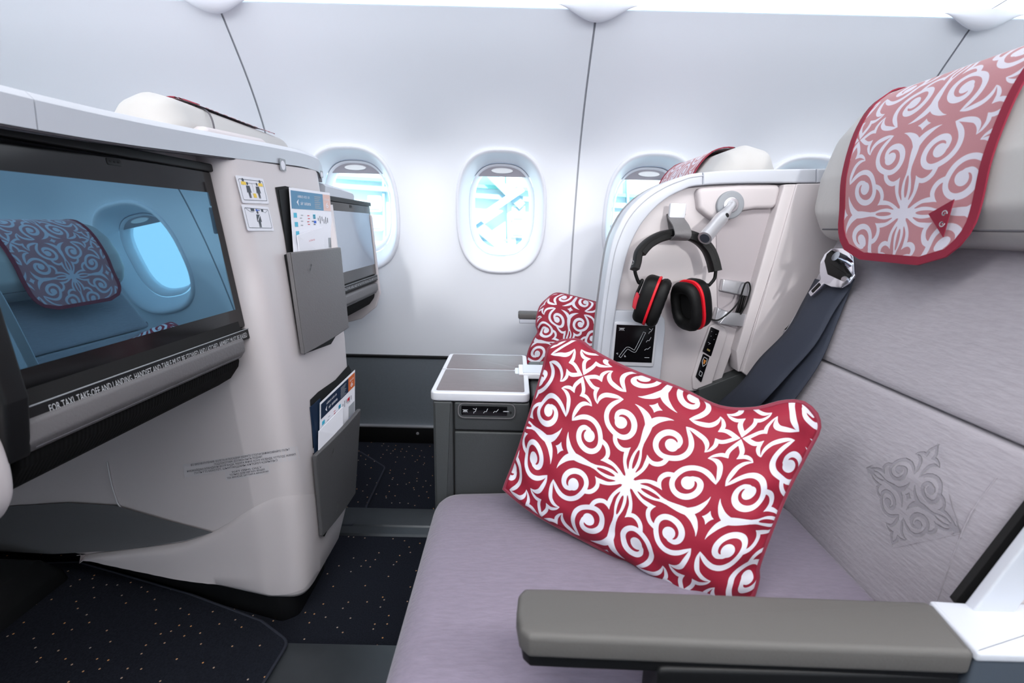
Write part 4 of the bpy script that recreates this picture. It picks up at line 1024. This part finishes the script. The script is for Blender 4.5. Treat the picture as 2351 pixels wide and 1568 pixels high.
# seam lines on the footwell side wall
def sidey(x, z):
    P = colsec(z); xf = float(np.interp(z-H, [-.80, -.70, -.5, -.3], [-.440, -.436, -.440, -.452]))-.09
    y0 = float(np.interp(z-H, [-.80, -.4, .16], [.832, .825, .83])); yb = float(np.interp(z-H, [-.80, -.4, .16], [1.07, 1.03, 1.01]))
    return y0+(yb-y0)*max(0, min(1, (xf-x)/(xf+1.60)))
def onside(px, py, off=.002):
    q_ = drape(px, py, off)
    if q_ is not None: return q_
    p = by(px, py, .88)
    for _ in range(20): p = by(px, py, sidey(p.x, p.z)-off)
    return p
for P in (((246, 1060), (256, 1110), (270, 1155)), ((270, 1155), (305, 1200), (348, 1254)), ((404, 1256), (408, 1285), (412, 1312))):
    tube('panel_seam', [onside(*q, .0004) for q in P], .0014, M['lite'], sh, sub=4)
# folded lower panel: stands proud below the crease
cre = [(176, 1276), (260, 1264), (345, 1254), (430, 1241), (500, 1215), (560, 1178), (610, 1151), (645, 1140), (690, 1136), (733, 1134)]
bot = [(733, 1334), (690, 1352), (648, 1360), (560, 1358), (440, 1350), (300, 1316), (182, 1284)]
V = []; Fc = []
cr_s = [q for q in crs(cre, 6)]; bt_s = [q for q in crs(bot[::-1], 10)]
n1 = len(cr_s); bxs = [q[0] for q in bt_s]
bys = []
for a in cr_s:
    py = float(np.interp(a[0], bxs, [q[1] for q in bt_s]))+8
    while drape(a[0], py, 0) is None and py > a[1]+4: py -= 1
    bys.append(py-3)
bys = [min(bys[max(0, i-1):i+2]) for i in range(n1)]
for i in range(n1):
    a = cr_s[i]; b = (a[0], bys[i])
    fade = max(0, min(1, (650-a[0])/260)); fade = fade*fade*(3-2*fade)
    for k, (f_, of) in enumerate(((0, .0), (.03, .6), (.08, .85), (.2, 1), (.5, 1), (.8, 1), (.95, 1), (1, .2))):
        px, py = a[0]*(1-f_)+b[0]*f_, a[1]*(1-f_)+b[1]*f_
        V.append(onside(px, py, .0008+(.0012+.019*fade)*of))
for i in range(n1-1):
    for k in range(7): A = i*8+k; Fc.append([A, A+1, A+9, A+8])
mk('lower_side_panel', V, Fc, M['cream'], sh, ang=50)
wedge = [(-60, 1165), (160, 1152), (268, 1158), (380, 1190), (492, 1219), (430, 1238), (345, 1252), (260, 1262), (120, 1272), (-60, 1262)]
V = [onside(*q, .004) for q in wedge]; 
mk('side_recess_shade', V, [list(range(len(V)))], M['greylav'], sh, smooth=False)  # flat grey patch paints the shade of the hollow in the side wall
# plinth
pq = [bz(*q, .0) for q in ((500, 1372), (655, 1466), (672, 1440), (684, 1395), (760, 1330), (800, 1240))]
pad('plinth', XY(), rp([(-1.05, .985), (-.60, .865), (-.505, .84), (-.475, .86), (-.475, 1.0), (-.50, 1.1), (-1.05, 1.15)], .02, 3), 0, H-.80, .004, M['hous'], sh)
# white cap along the top
capL = [( -.05, .118), (.30, .120), (.56, .124), (.80, .138), (1.00, .152), (1.14, .160), (1.225, .158), (1.262, .150), (1.275, .138)]
def capx(y): return float(np.interp(y, [.3, .8, 1.1, 1.22, 1.275], [-.506, -.504, -.503, -.505, -.520]))
capc = [tuple(q) for q in crs(capL, 6)]
def capmesh(nm, C_, th, dep):
    V = []; Fc = []
    sec = [(0, -th), (.003, -th*.2), (-.004, 0), (-.012, .002), (-dep, .002), (-dep, -th), (-.01, -th)]
    for y, z in C_:
        for a, b in sec: V.append(Vector((capx(y)+a+.006, y, H+z+b)))
    k = len(sec)
    for i in range(len(C_)-1):
        A, B = i*k, (i+1)*k; Fc += [[A+j, A+(j+1) % k, B+(j+1) % k, B+j] for j in range(k)]
    Fc.append(list(range(k))[::-1]); Fc.append(list(range((len(C_)-1)*k, len(C_)*k)))
    V, Fc = fix(V, Fc); return mk(nm, V, Fc, M['cap'], sh, ang=35)
ysm = bx(70, 280, capx(.55)).y
tube('cap_gap_line', [(capx(y)+.0035, y, H+z-.0375) for y, z in capc[:-6]], .0016, M['line2'], sh)  # dark gap line below the cap
i0 = [i for i, q in enumerate(capc) if q[0] > ysm][0]
capmesh('top_cap', capc[:i0]+[(ysm-.0008, float(np.interp(ysm, [q[0] for q in capc], [q[1] for q in capc])))], .036, .09)
capmesh('top_cap', [(ysm+.0008, float(np.interp(ysm, [q[0] for q in capc], [q[1] for q in capc])))]+capc[i0:], .036, .09)
capmesh('top_cap', [(1.285, .100), (1.40, .098), (1.50, .094), (1.51, .088)], .03, .09)
pad('upper_housing', YZ(), rp([(-.05, H-.16), (.84, H-.16), (.84, H+.110), (-.05, H+.085)], .006, 3), -.62, -.548, .004, M['cream'], sh)
pad('upper_housing', YZ(), rp([(1.23, H-.2), (1.66, H-.2), (1.66, H+.04), (1.50, H+.070), (1.23, H+.072)], .006, 3), -.60, -.518, .004, M['cream'], sh)
# little badges on the cap
for px, py, s_ in ((649, 378, .013), (738, 400, .009)):
    c_ = bx(px, py, capx(1.15)+.010); fb_ = ((c_.x, c_.y, c_.z), (0, 1, 0), (0, 0, 1), (1, 0, 0))
    flat('cap_badge', fb_, rp(rect(-s_, -s_*.9, s_, s_*.9), .002, 2), M['greyp'], sh, .0004)
    flat('badge_window', fb_, [q for q in disc(0, -s_*.1, s_*.72, 14)], M['white'], sh, .0008)
def monitor(yn_, yf_, zb, ztp, x_b, slope_, ydir, name_label, scr_mt, full):
    """plane leaning back: x = x_b - (z-zb)*slope"""
    mo = empty('monitor', (x_b, (yn_+yf_)/2, zb)); mo.parent = sh; mo.location = Vector((x_b, (yn_+yf_)/2, zb))-sh.location
    mo['label'] = name_label
    yw = math.radians(2.2 if full else 0); u = Vector((math.sin(yw), math.cos(yw), 0)); v = Vector((-slope_, 0, 1)); v = (v-u*v.dot(u)).normalized(); n = u.cross(v).normalized()
    x_b -= (yf_-yn_)*math.sin(yw)
    Hh = (ztp-zb)/v.z; W_ = yf_-yn_; fr = (Vector((x_b, yn_, zb)), u, v, n)
    pad('bezel', fr, rp(rect(0, 0, W_, Hh), .006, 3), -.016, 0, .003, M['bezel'], mo)
    bm_, bt_, bs_ = (.036, .036, .019) if full else (.036, .026, .02)
    pad('screen', fr, rect(bs_, bm_, W_-bs_, Hh-bt_), -.0005, .0006, 0, scr_mt, mo)
    pad('camera', fr, rp(rect(W_*.52-.011, Hh-.014, W_*.52+.011, Hh-.005), .003, 3), -.0005, .0008, .0003, M['hous'], mo)
    for k in (-1, 0, 1): pad('camera_lens', fr, disc(W_*.52+k*.006, Hh-.0095, .0014, 10), .0005, .0012, 0, M['blackgap'], mo)
    # hood above, strip with the notice, tray, ribbed underside
    pad('hood', fr, rp(rect(-.006, Hh-.001, W_+.003, Hh+.012), .003, 2), -.045, .004, .002, M['hous'], mo)
    st = pad('notice_strip', fr, rp(rect(-.004, -.022, W_, -.003), .002, 2), -.03, .003, .001, M['hous'], mo)
    tube('strip_edge', [fr[0]+u*.0+v*-.0035+n*.0032, fr[0]+u*W_+v*-.0035+n*.0032], .0009, M['greyp'], mo)
    text('notice_text', 'FOR TAXI, TAKE-OFF AND LANDING, HANDSET AND TABLE MUST BE STOWED AND LATCHED. ARMREST MUST BE RAISED', fr[0]+u*W_*.53+v*-.0175+n*.003, u, v, .0125, M['lite'], mo, width=W_*.90, lift=.0006)
    return mo, fr, W_, Hh
zmb, zmt = bx(560, 752, -.497).z, bx(485, 391, -.513).z
mo, fr, W_, Hh = monitor(.432, .828, zmb, zmt, -.497, .105, 1, 'large near monitor', M['screen'], True)
mo2, fr2, W2_, Hh2 = monitor(1.262, 1.668, H-.178, H+.058, -.497, .0625, 1, 'smaller far monitor', M['screen2'], False)
def under(y0, y1, parent, yaw=0):
    sn = math.sin(math.radians(yaw)); fr = ((-y1*sn, 0, 0), (1, 0, 0), (0, 0, 1), (sn, math.cos(math.radians(yaw)), 0))
    ph = [(-.50, H-.172), (-.494, H-.203), (-.60, H-.203), (-.60, H-.172)]
    pad('gap', fr, ph, y0+.006, y1-.012, 0, M['blackgap'], parent)
    tr = rp([(-.60, H-.205), (-.50, H-.205), (-.488, H-.210), (-.487, H-.232), (-.497, H-.246), (-.60, H-.246)], [.002, .004, .006, .01, .006, .002], 3)
    pad('tray_ledge', fr, tr, y0-.012, y1-.016, .006, M['leather'], parent)
    tube('ledge_stitching', [(-.4905-(y1-y0)*sn, y0, H-.2395), (-.4905-.03*sn, y1-.03, H-.2395)], .0007, M['seamd'], parent)
    uu = [(-.499, H-.246), (-.503, H-.262), (-.520, H-.285), (-.545, H-.300), (-.60, H-.322), (-.70, H-.34), (-.70, H-.246)]
    pad('ribbed_underside', fr, rp(uu, .004, 2), y0-.010, y1-.018, .004, M['ribs'], parent)
M['ribs'] = mat('ribbed_fabric', (3, 3, 4), .9, spec=.2)
_N = M['ribs'].node_tree.nodes; _L = M['ribs'].node_tree.links
_w = _N.new('ShaderNodeTexWave'); _w.bands_direction = 'Y'; _w.inputs['Scale'].default_value = 60; _t = _N.new('ShaderNodeTexCoord'); _b = _N.new('ShaderNodeBump'); _b.inputs['Strength'].default_value = .6; _b.inputs['Distance'].default_value = .002
_L.new(_t.outputs['Object'], _w.inputs['Vector']); _L.new(_w.outputs['Fac'], _b.inputs['Height']); _L.new(_b.outputs[0], _N['Principled BSDF'].inputs['Normal'])
under(.440, .822, sh, 2.2); under(1.27, 1.655, sh)
pad('far_shell_side', XZ(), rp([(-.55, H+.03), (-.505, H+.03), (-.492, H-.18), (-.487, H-.25), (-.505, H-.30), (-.56, H-.345), (-.75, H-.40), (-.75, H+.03)], .01, 3), 1.655, 1.672, .004, M['cream'], sh)
pad('bezel_side', XZ(), rp([(-.60, H-.28), (-.505, H-.245), (-.492, H-.18), (-.508, H+.10), (-.60, H+.10)], .006, 3), .412, .436, .004, M['hous'], sh)
PP = [by(px, py, .418) for px, py in ((-700, 900), (-120, 925), (-20, 950), (18, 1000), (38, 1060), (46, 1120), (36, 1160), (8, 1190), (-60, 1225), (-700, 1240))]
pad('aisle_side_panel', XZ(), [tuple(q) for q in crs([(p.x, p.z) for p in PP], 5)], .375, .418, .012, M['cream'], sh)
# footrest block in the dark footwell
fo = rp([(-1.45, .0), (-1.06, .0), (-1.08, .05), (-1.13, .075), (-1.45, .08)], .015, 4)
pad('footrest', XZ(), fo, .50, .94, .02, M['hous'], sh)
pad('footwell_roof', XY(), rect(-1.5, -.05, -.69, .87), H-.338, H-.28, .004, M['hous'], sh)
pad('footwell_end', XY(), rect(-1.62, -.05, -1.55, 1.1), .01, H-.2, .004, M['hous'], sh)
# ---- stickers
def facex(y, z): return float(np.interp(z-H, [-.80, -.70, -.5, -.3, -.1, .08, .16], [-.440, -.436, -.440, -.452, -.472, -.496, -.508]))
def onface(px, py, off=0.001):
    p = bx(px, py, -.47)
    for _ in range(20): p = bx(px, py, facex(p.y, p.z)+off)
    return p
def sticker(q4, nm):
    P = [onface(*q, .0012) for q in q4]; o = P[3]; u = P[2]-P[3]; v = P[0]-P[3]
    W_, H_ = u.length, v.length; u = u.normalized(); v = (v-u*v.dot(u)).normalized(); n = u.cross(v)
    if n.x < 0: n = -n
    fr = (o, u, v, n); s = pad(nm, fr, rp(rect(0, 0, W_, H_), .003, 3), -.0006, .0002, 0, M['white'], sh); return s, fr, W_, H_
s1, f1, W1, H1 = sticker(((547, 404), (606, 408), (618, 468), (557, 466)), 'placard')
def rr(fr, W_, H_, par, mrg=.06): 
    m_ = W_*mrg; P = rp(rect(m_, m_, W_-m_, H_-m_), .003, 3); P.append(P[0]); strokes('placard_border', fr, [P], .0008, M['ink'], par)
rr(f1, W1, H1, s1)
def man(fr, cx, cy, s, par, sash=False):
    flat('figure', fr, disc(cx, cy+s*.95, s*.17, 10), M['ink'], par, .0005)
    flat('figure', fr, [(cx-s*.33, cy+s*.72), (cx+s*.33, cy+s*.72), (cx+s*.42, cy), (cx+s*.27, cy), (cx+s*.22, cy+s*.3), (cx+s*.18, cy-s*.55), (cx+s*.04, cy-s*.55), (cx, cy-.05*s), (cx-s*.04, cy-s*.55), (cx-s*.18, cy-s*.55), (cx-s*.22, cy+s*.3), (cx-s*.27, cy), (cx-s*.42, cy)], M['ink'], par, .0006)
    if sash: strokes('sash', fr, [[(cx-s*.3, cy+s*.1), (cx+s*.25, cy+s*.65)]], s*.08, M['white'], par, .0009)
man(f1, W1*.33, H1*.40, H1*.36, s1); man(f1, W1*.68, H1*.40, H1*.36, s1)
for cx in (.20, .82):
    flat('vest', f1, [(W1*(cx-.09), H1*.68), (W1*(cx+.09), H1*.68), (W1*(cx+.08), H1*.80), (W1*(cx-.08), H1*.80)], M['yellow'], s1, .0007)
    flat('figure', f1, disc(W1*cx, H1*.86, W1*.035, 8), M['ink'], s1, .0007)
flat('life_jacket', f1, [(W1*.45, H1*.22), (W1*.56, H1*.22), (W1*.56, H1*.38), (W1*.45, H1*.38)], M['yellow'], s1, .0008)
strokes('link_line', f1, [[(W1*.34, H1*.76), (W1*.50, H1*.76), (W1*.50, H1*.44)], [(W1*.50, H1*.76), (W1*.68, H1*.76)]], .0005, M['ink'], s1)
s2, f2, W2s, H2s = sticker(((559, 470), (617, 472), (629, 530), (569, 530)), 'placard')
rr(f2, W2s, H2s, s2); man(f2, W2s*.50, H2s*.36, H2s*.40, s2, True)
strokes('arrow', f2, [[(W2s*.60, H2s*.82), (W2s*.46, H2s*.82)], [(W2s*.50, H2s*.86), (W2s*.45, H2s*.82), (W2s*.50, H2s*.78)]], .0014, M['inkblue'], s2)
flat('buckle', f2, rect(W2s*.27, H2s*.77, W2s*.40, H2s*.88), M['ink'], s2); flat('buckle', f2, rect(W2s*.66, H2s*.77, W2s*.74, H2s*.87), M['ink'], s2)
strokes('hand', f2, [[(W2s*.10, H2s*.86), (W2s*.25, H2s*.74), (W2s*.36, H2s*.74)], [(W2s*.90, H2s*.84), (W2s*.80, H2s*.74), (W2s*.72, H2s*.78)]], .0010, M['greyp'], s2)
# engraved notices lower down the column side, slightly tilted
def notice(q4, lines, sz, nm):
    A_, B_, C_, D_ = [Vector(q) for q in q4]
    def pxy(a, b): return (A_*(1-a)+B_*a)*(1-b)+(D_*(1-a)+C_*a)*b
    V = [drape(*pxy(i/24, j/6), .0004) for j in range(7) for i in range(25)]
    s = mk(nm, V, [[j*25+i, j*25+i+1, (j+1)*25+i+1, (j+1)*25+i] for j in range(6) for i in range(24)], M['plateg'], sh)
    lh = 1/(len(lines)+.6)
    for i, (tx, wf, cx) in enumerate(lines):
        o = text('notice_text', tx, (0, 0, 0), (1, 0, 0), (0, 1, 0), 1, M['ink'], None, lift=0)
        me = o.data; xs = [v.co.x for v in me.vertices]; k = wf/(max(xs)-min(xs))
        for v in me.vertices:
            a = cx+v.co.x*k; b = lh*(i+.98)-v.co.y*lh*.95
            v.co = drape(*pxy(a, b), .0009)-root_loc(s)
        o.parent = s
    return s
M['plateg'] = mat('placard_grey', (204, 200, 204), .5)
notice(((420, 1066), (682, 1024), (689, 1054), (424, 1096)), [('ВО ВРЕМЯ РУЛЕНИЯ, ВЗЛЕТА И ПОСАДКИ УБЕРИТЕ СТОЛ И ЗАФИКСИРУЙТЕ ПУЛЬТ', .86, .50), ('ПОДЛОКОТНИК ДОЛЖЕН БЫТЬ ПОДНЯТ', .42, .48), ('ӘУЕЖАЙДАН АЛАНДАУЫ БОЛҒАНДА, ҰШУҒА ЖӘНЕ ҚОНУ КЕЗІНДЕ ҮСТЕЛДІ ЖИНАП', .94, .50), ('ПУЛЬТТІ БЕКІТІП, ШЫНТАҚШАНЫ КӨТЕРІП ҚОЙЫҢЫЗ', .72, .45)], .003, 'placard')
notice(((516, 1082), (616, 1066), (621, 1086), (520, 1104)), [('SOFT ITEMS ONLY', .68, .50), ('ТОЛЬКО ДЛЯ МЯГКИХ ВЕЩЕЙ', .80, .50), ('ТЕК ЖҰМСАҚ ЗАТТАРҒА АРНАЛҒАН', .94, .50)], .003, 'placard')

# ---- pockets: dark opening recess, flap, and the papers in them
def pocket(openq, flapq, x_off, mt, nm_l, stitch):
    P = [onface(*q, .0015) for q in openq]
    r_ = mk('pocket_opening', P, [list(range(len(P)))], M['blackgap'], sh, smooth=False)
    F4 = []
    for (px, py, off) in flapq: F4.append(onface(px, py, off))
    TL_, TR_, BR_, BL_ = F4
    def fn(a, b, d=0):
        p = (TL_*(1-a)+TR_*a)*(1-b)+(BL_*(1-a)+BR_*a)*b
        return p+Vector((.004*math.sin(a*math.pi)-d, 0, 0))
    n = 14; V = []; Fc = []; W = n+1
    for d in (0, .010):
        for j in range(n+1):
            for i in range(n+1): V.append(fn(i/n, j/n, d))
    K = W*W
    for j in range(n):
        for i in range(n):
            q = [j*W+i, j*W+i+1, (j+1)*W+i+1, (j+1)*W+i]; Fc.append(q); Fc.append([K+x for x in q[::-1]])
    for i in range(n):
        for a, b in ((i, i+1), (n*W+i+1, n*W+i), ((i+1)*W, i*W), (i*W+n, (i+1)*W+n)): Fc.append([b, a, K+a, K+b])
    V, Fc = fix(V, Fc)
    fl_ = mk('pocket_flap', V, Fc, mt, sh, ang=40); fl_['label'] = nm_l
    bv = fl_.modifiers.new('round', 'BEVEL'); bv.width = .0022; bv.segments = 2; bv.limit_method = 'ANGLE'; bv.angle_limit = .8
    # leather side gusset between face and flap
    G_ = [onface(*q, .001) for q in stitch]; Gf = [fn(0, t_/6) for t_ in range(7)]; m_ = len(G_)
    gs = [G_[0]+(G_[-1]-G_[0])*(k/6) for k in range(7)]
    V = gs+Gf; mk('pocket_gusset', V, [[k, k+1, 8+k, 7+k] for k in range(6)], M['hous'], sh, ang=60)
    return fn
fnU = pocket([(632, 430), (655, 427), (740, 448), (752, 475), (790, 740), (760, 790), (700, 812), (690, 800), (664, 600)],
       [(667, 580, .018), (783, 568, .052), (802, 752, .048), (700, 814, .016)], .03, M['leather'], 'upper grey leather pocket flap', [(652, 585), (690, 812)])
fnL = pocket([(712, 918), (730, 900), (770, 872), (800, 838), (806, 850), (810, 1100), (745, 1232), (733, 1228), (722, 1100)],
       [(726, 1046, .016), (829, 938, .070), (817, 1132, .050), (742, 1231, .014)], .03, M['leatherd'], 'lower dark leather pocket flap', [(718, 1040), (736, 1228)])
def curl(fn, a, b, s, mtl):
    c = fn(a, b)+Vector((.0012, 0, 0)); fr = (c, Vector((0, 1, 0)), Vector((0, 0, 1)), Vector((1, 0, 0)))
    L_ = []
    for k in (-1, 1): L_.append([(s*(.4*k+.35*k*math.cos(t)*(1-t/8)), s*(k*.5+.35*math.sin(t)*(1-t/8))) for t in [q*.5 for q in range(14)]])
    L_.append([(-s, -s*1.2), (0, 0), (s*.6, s*1.4)]); strokes('embossed_mark', fr, L_, .0010, mtl, sh)
curl(fnU, .28, .17, .008, M['leatherd']); curl(fnL, .3, .12, .007, M['leather']); curl(fnL, .35, .86, .007, M['leather'])
def card(label, q4, offs_, dark, nm='safety_card', top=True):
    P = [onface(px, py, of) for (px, py), of in zip(q4, offs_)]; cen = sum(P, Vector())/4
    root = empty(nm, tuple(cen), label, 'card')
    TLp, TRp, BRp, BLp = P; BRp = TRp+BLp-TLp
    def Q(a, b, l=0): p = (TLp*(1-a)+TRp*a)*(1-b)+(BLp*(1-a)+BRp*a)*b; return p+nn*l
    nn = (TRp-TLp).cross(TLp-BLp).normalized()
    if nn.x < 0: nn = -nn
    if nn.dot(EYE-cen) < 0: nn = -nn
    def quad(nm_, a0, b0, a1, b1, mt, l, par): return mk(nm_, [Q(a0, b0, l), Q(a1, b0, l), Q(a1, b1, l), Q(a0, b1, l)], [[0, 1, 2, 3]], mt, par, smooth=False)
    V = [Q(a, b, l) for l in (0, -.001) for a, b in ((0, 0), (1, 0), (1, 1), (0, 1))]
    sheet = mk('sheet', V, [[0, 1, 2, 3], [7, 6, 5, 4], [0, 4, 5, 1], [1, 5, 6, 2], [2, 6, 7, 3], [3, 7, 4, 0]], M['white'], root, smooth=False)
    hd, tg_ = (M['navy'], M['orange']) if dark else (M['bluep'], M['salmon'])
    t0 = .04
    quad('header_print', .02, t0, .79, t0+.27, hd, .0004, sheet); quad('number_print', .79, t0, .99, t0+.27, tg_, .0004, sheet)
    u = (TRp-TLp); W_ = u.length; v = (TLp-BLp); H_ = v.length
    def tx(nm_, body, a, b, wf, sz): text(nm_, body, Q(a, b, 0), u, v, sz, M['white'], sheet, width=W_*wf, lift=0)
    def txl(nm_, body, a, b, wf, sz):
        o_ = text(nm_, body, Q(a, b, .0009), u, v, sz, M['white'], sheet, width=W_*wf, lift=0); return o_
    txl('title_text', 'AIRBUS A321 LR', .30, t0+.10, .28, H_*.055); txl('title_text', 'air astana', .34, t0+.205, .24, H_*.085)
    ch = [Q(.13, t0+.17, .0009), Q(.18, t0+.12, .0009), Q(.165, t0+.17, .0009), Q(.18, t0+.225, .0009)]; mk('emblem', ch, [[0, 1, 2, 3]], M['white'], sheet, smooth=False)
    txl('issue_text', 'ISSUE', .89, t0+.10, .12, H_*.045); txl('number_text', '6', .89, t0+.22, .07, H_*.13)
    for k in range(7): quad('header_lines', .56, t0+.05+.03*k, .56+.16-.02*(k % 3), t0+.062+.03*k, M['greyp'], .0007, sheet)
    rnd = random.Random(5)
    for k in range(4): quad('icon_print', .05+.012*k, .37+.135*k, .12+.012*k, .44+.135*k, M['teal'], .0006, sheet)
    quad('icon_print', .50, .38, .56, .45, M['teal'], .0006, sheet); quad('icon_print', .51, .48, .57, .52, M['inkblue'], .0006, sheet)
    for k in range(12):
        a, b = .18+.28*(k % 3)/2+rnd.random()*.05, .38+.05*(k//3)+rnd.random()*.02
        quad('drawing_print', a, b, a+.05, b+.012, [M['greyp'], M['redp'], M['ink']][k % 3], .0006, sheet)
    for k in range(6): quad('drawing_print', .62+.05*k, .40+rnd.random()*.05, .633+.05*k, .47+rnd.random()*.06, M['ink'], .0006, sheet)
    if dark: quad('picture_print', .80, .60, .98, .82, M['greyp'], .0006, sheet); quad('picture_print', .80, .83, .98, .88, M['inkblue'], .0006, sheet); quad('picture_print', .76, .42, .83, .48, M['redp'], .0007, sheet)
    else: quad('picture_print', .86, .76, .98, .92, M['greyp'], .0006, sheet)
    return root, Q
cU, QU = card('blue headed safety card standing in the upper leather pocket', ((664, 430), (757, 443), (762, 582), (675, 588)), (.014, .034, .040, .012), False)
cW, QW = card('navy and orange safety card standing in the lower dark pocket', ((735, 925), (815, 849), (806, 985), (734, 1055)), (.014, .052, .050, .012), True)
def sheetobj(name, label, cat, q4, offs_, mt, extra=None):
    P = [onface(px, py, of) for (px, py), of in zip(q4, offs_)]; cen = sum(P, Vector())/4
    o = mk(name, [p+Vector((l, 0, 0)) for l in (0, -.002) for p in P], [[0, 1, 2, 3], [7, 6, 5, 4], [0, 4, 5, 1], [1, 5, 6, 2], [2, 6, 7, 3], [3, 7, 4, 0]], mt, None, smooth=False, base=tuple(cen))
    tag(o, label, cat); return o
e1 = sheetobj('paper_bag', 'white paper bag in front of the blue headed safety card', 'paper bag', ((683, 540), (742, 521), (747, 588), (690, 600)), (.020, .034, .031, .014), M['white'])
e2 = sheetobj('paper_bag', 'white paper bag low in the dark pocket before the navy card', 'paper bag', ((733, 990), (787, 934), (788, 1000), (732, 1060)), (.018, .042, .044, .016), M['white'])
text('bag_print', 'air sickness bag', onface(716, 553, .0292), (onface(742, 545, .036)-onface(690, 560, .022)), (0, 0, 1), .006, M['redp'], e1, width=.022)
sheetobj('magazine', 'dark glossy magazine behind the safety card in the upper pocket', 'magazine', ((640, 436), (665, 432), (690, 600), (664, 605)), (.003, .010, .010, .003), M['mag'] if 'mag' in M else M['hous'])
sheetobj('magazine', 'teal backed magazine at the left of the lower dark pocket', 'magazine', ((713, 935), (736, 915), (738, 1050), (725, 1055)), (.003, .011, .011, .003), M['magt'] if 'magt' in M else M['navy'])
sheetobj('brochure', 'cream folded brochure between the upper pocket and the far monitor', 'brochure', ((758, 470), (764, 470), (780, 600), (764, 600)), (.030, .030, .046, .036), M['cream'])

# ---- footwell mats
def mat_obj(label, pts, z=.022):
    P = [(p.x, p.y) for p in (bz(*q, z) for q in pts)]; P = rp(P, .03, 6); cx_ = sum(p[0] for p in P)/len(P); cy_ = sum(p[1] for p in P)/len(P)
    root = empty('footwell_mat', (cx_, cy_, 0), label, 'floor mat')
    pad('mat', XY(), P, 0, z, .002, M['carpet'], root); tube('binding', [(p[0], p[1], z-.002) for p in P], .0035, M['bind'], root, closed=True)
M['bind'] = mat('mat_binding', (34, 38, 50), .8)
mat_obj('dark flecked footwell mat with bound edge at the lower left', ((180, 1290), (440, 1365), (600, 1425), (662, 1472), (590, 1590), (560, 1680), (-700, 1680), (-500, 1420), (-100, 1300)))
mat_obj('smaller dark mat beyond the cream column near the wall', ((760, 1042), (826, 1036), (884, 1072), (820, 1205), (740, 1205)), .010)
# a rock of the headrest support for cables etc. is not visible in the photograph and is left out
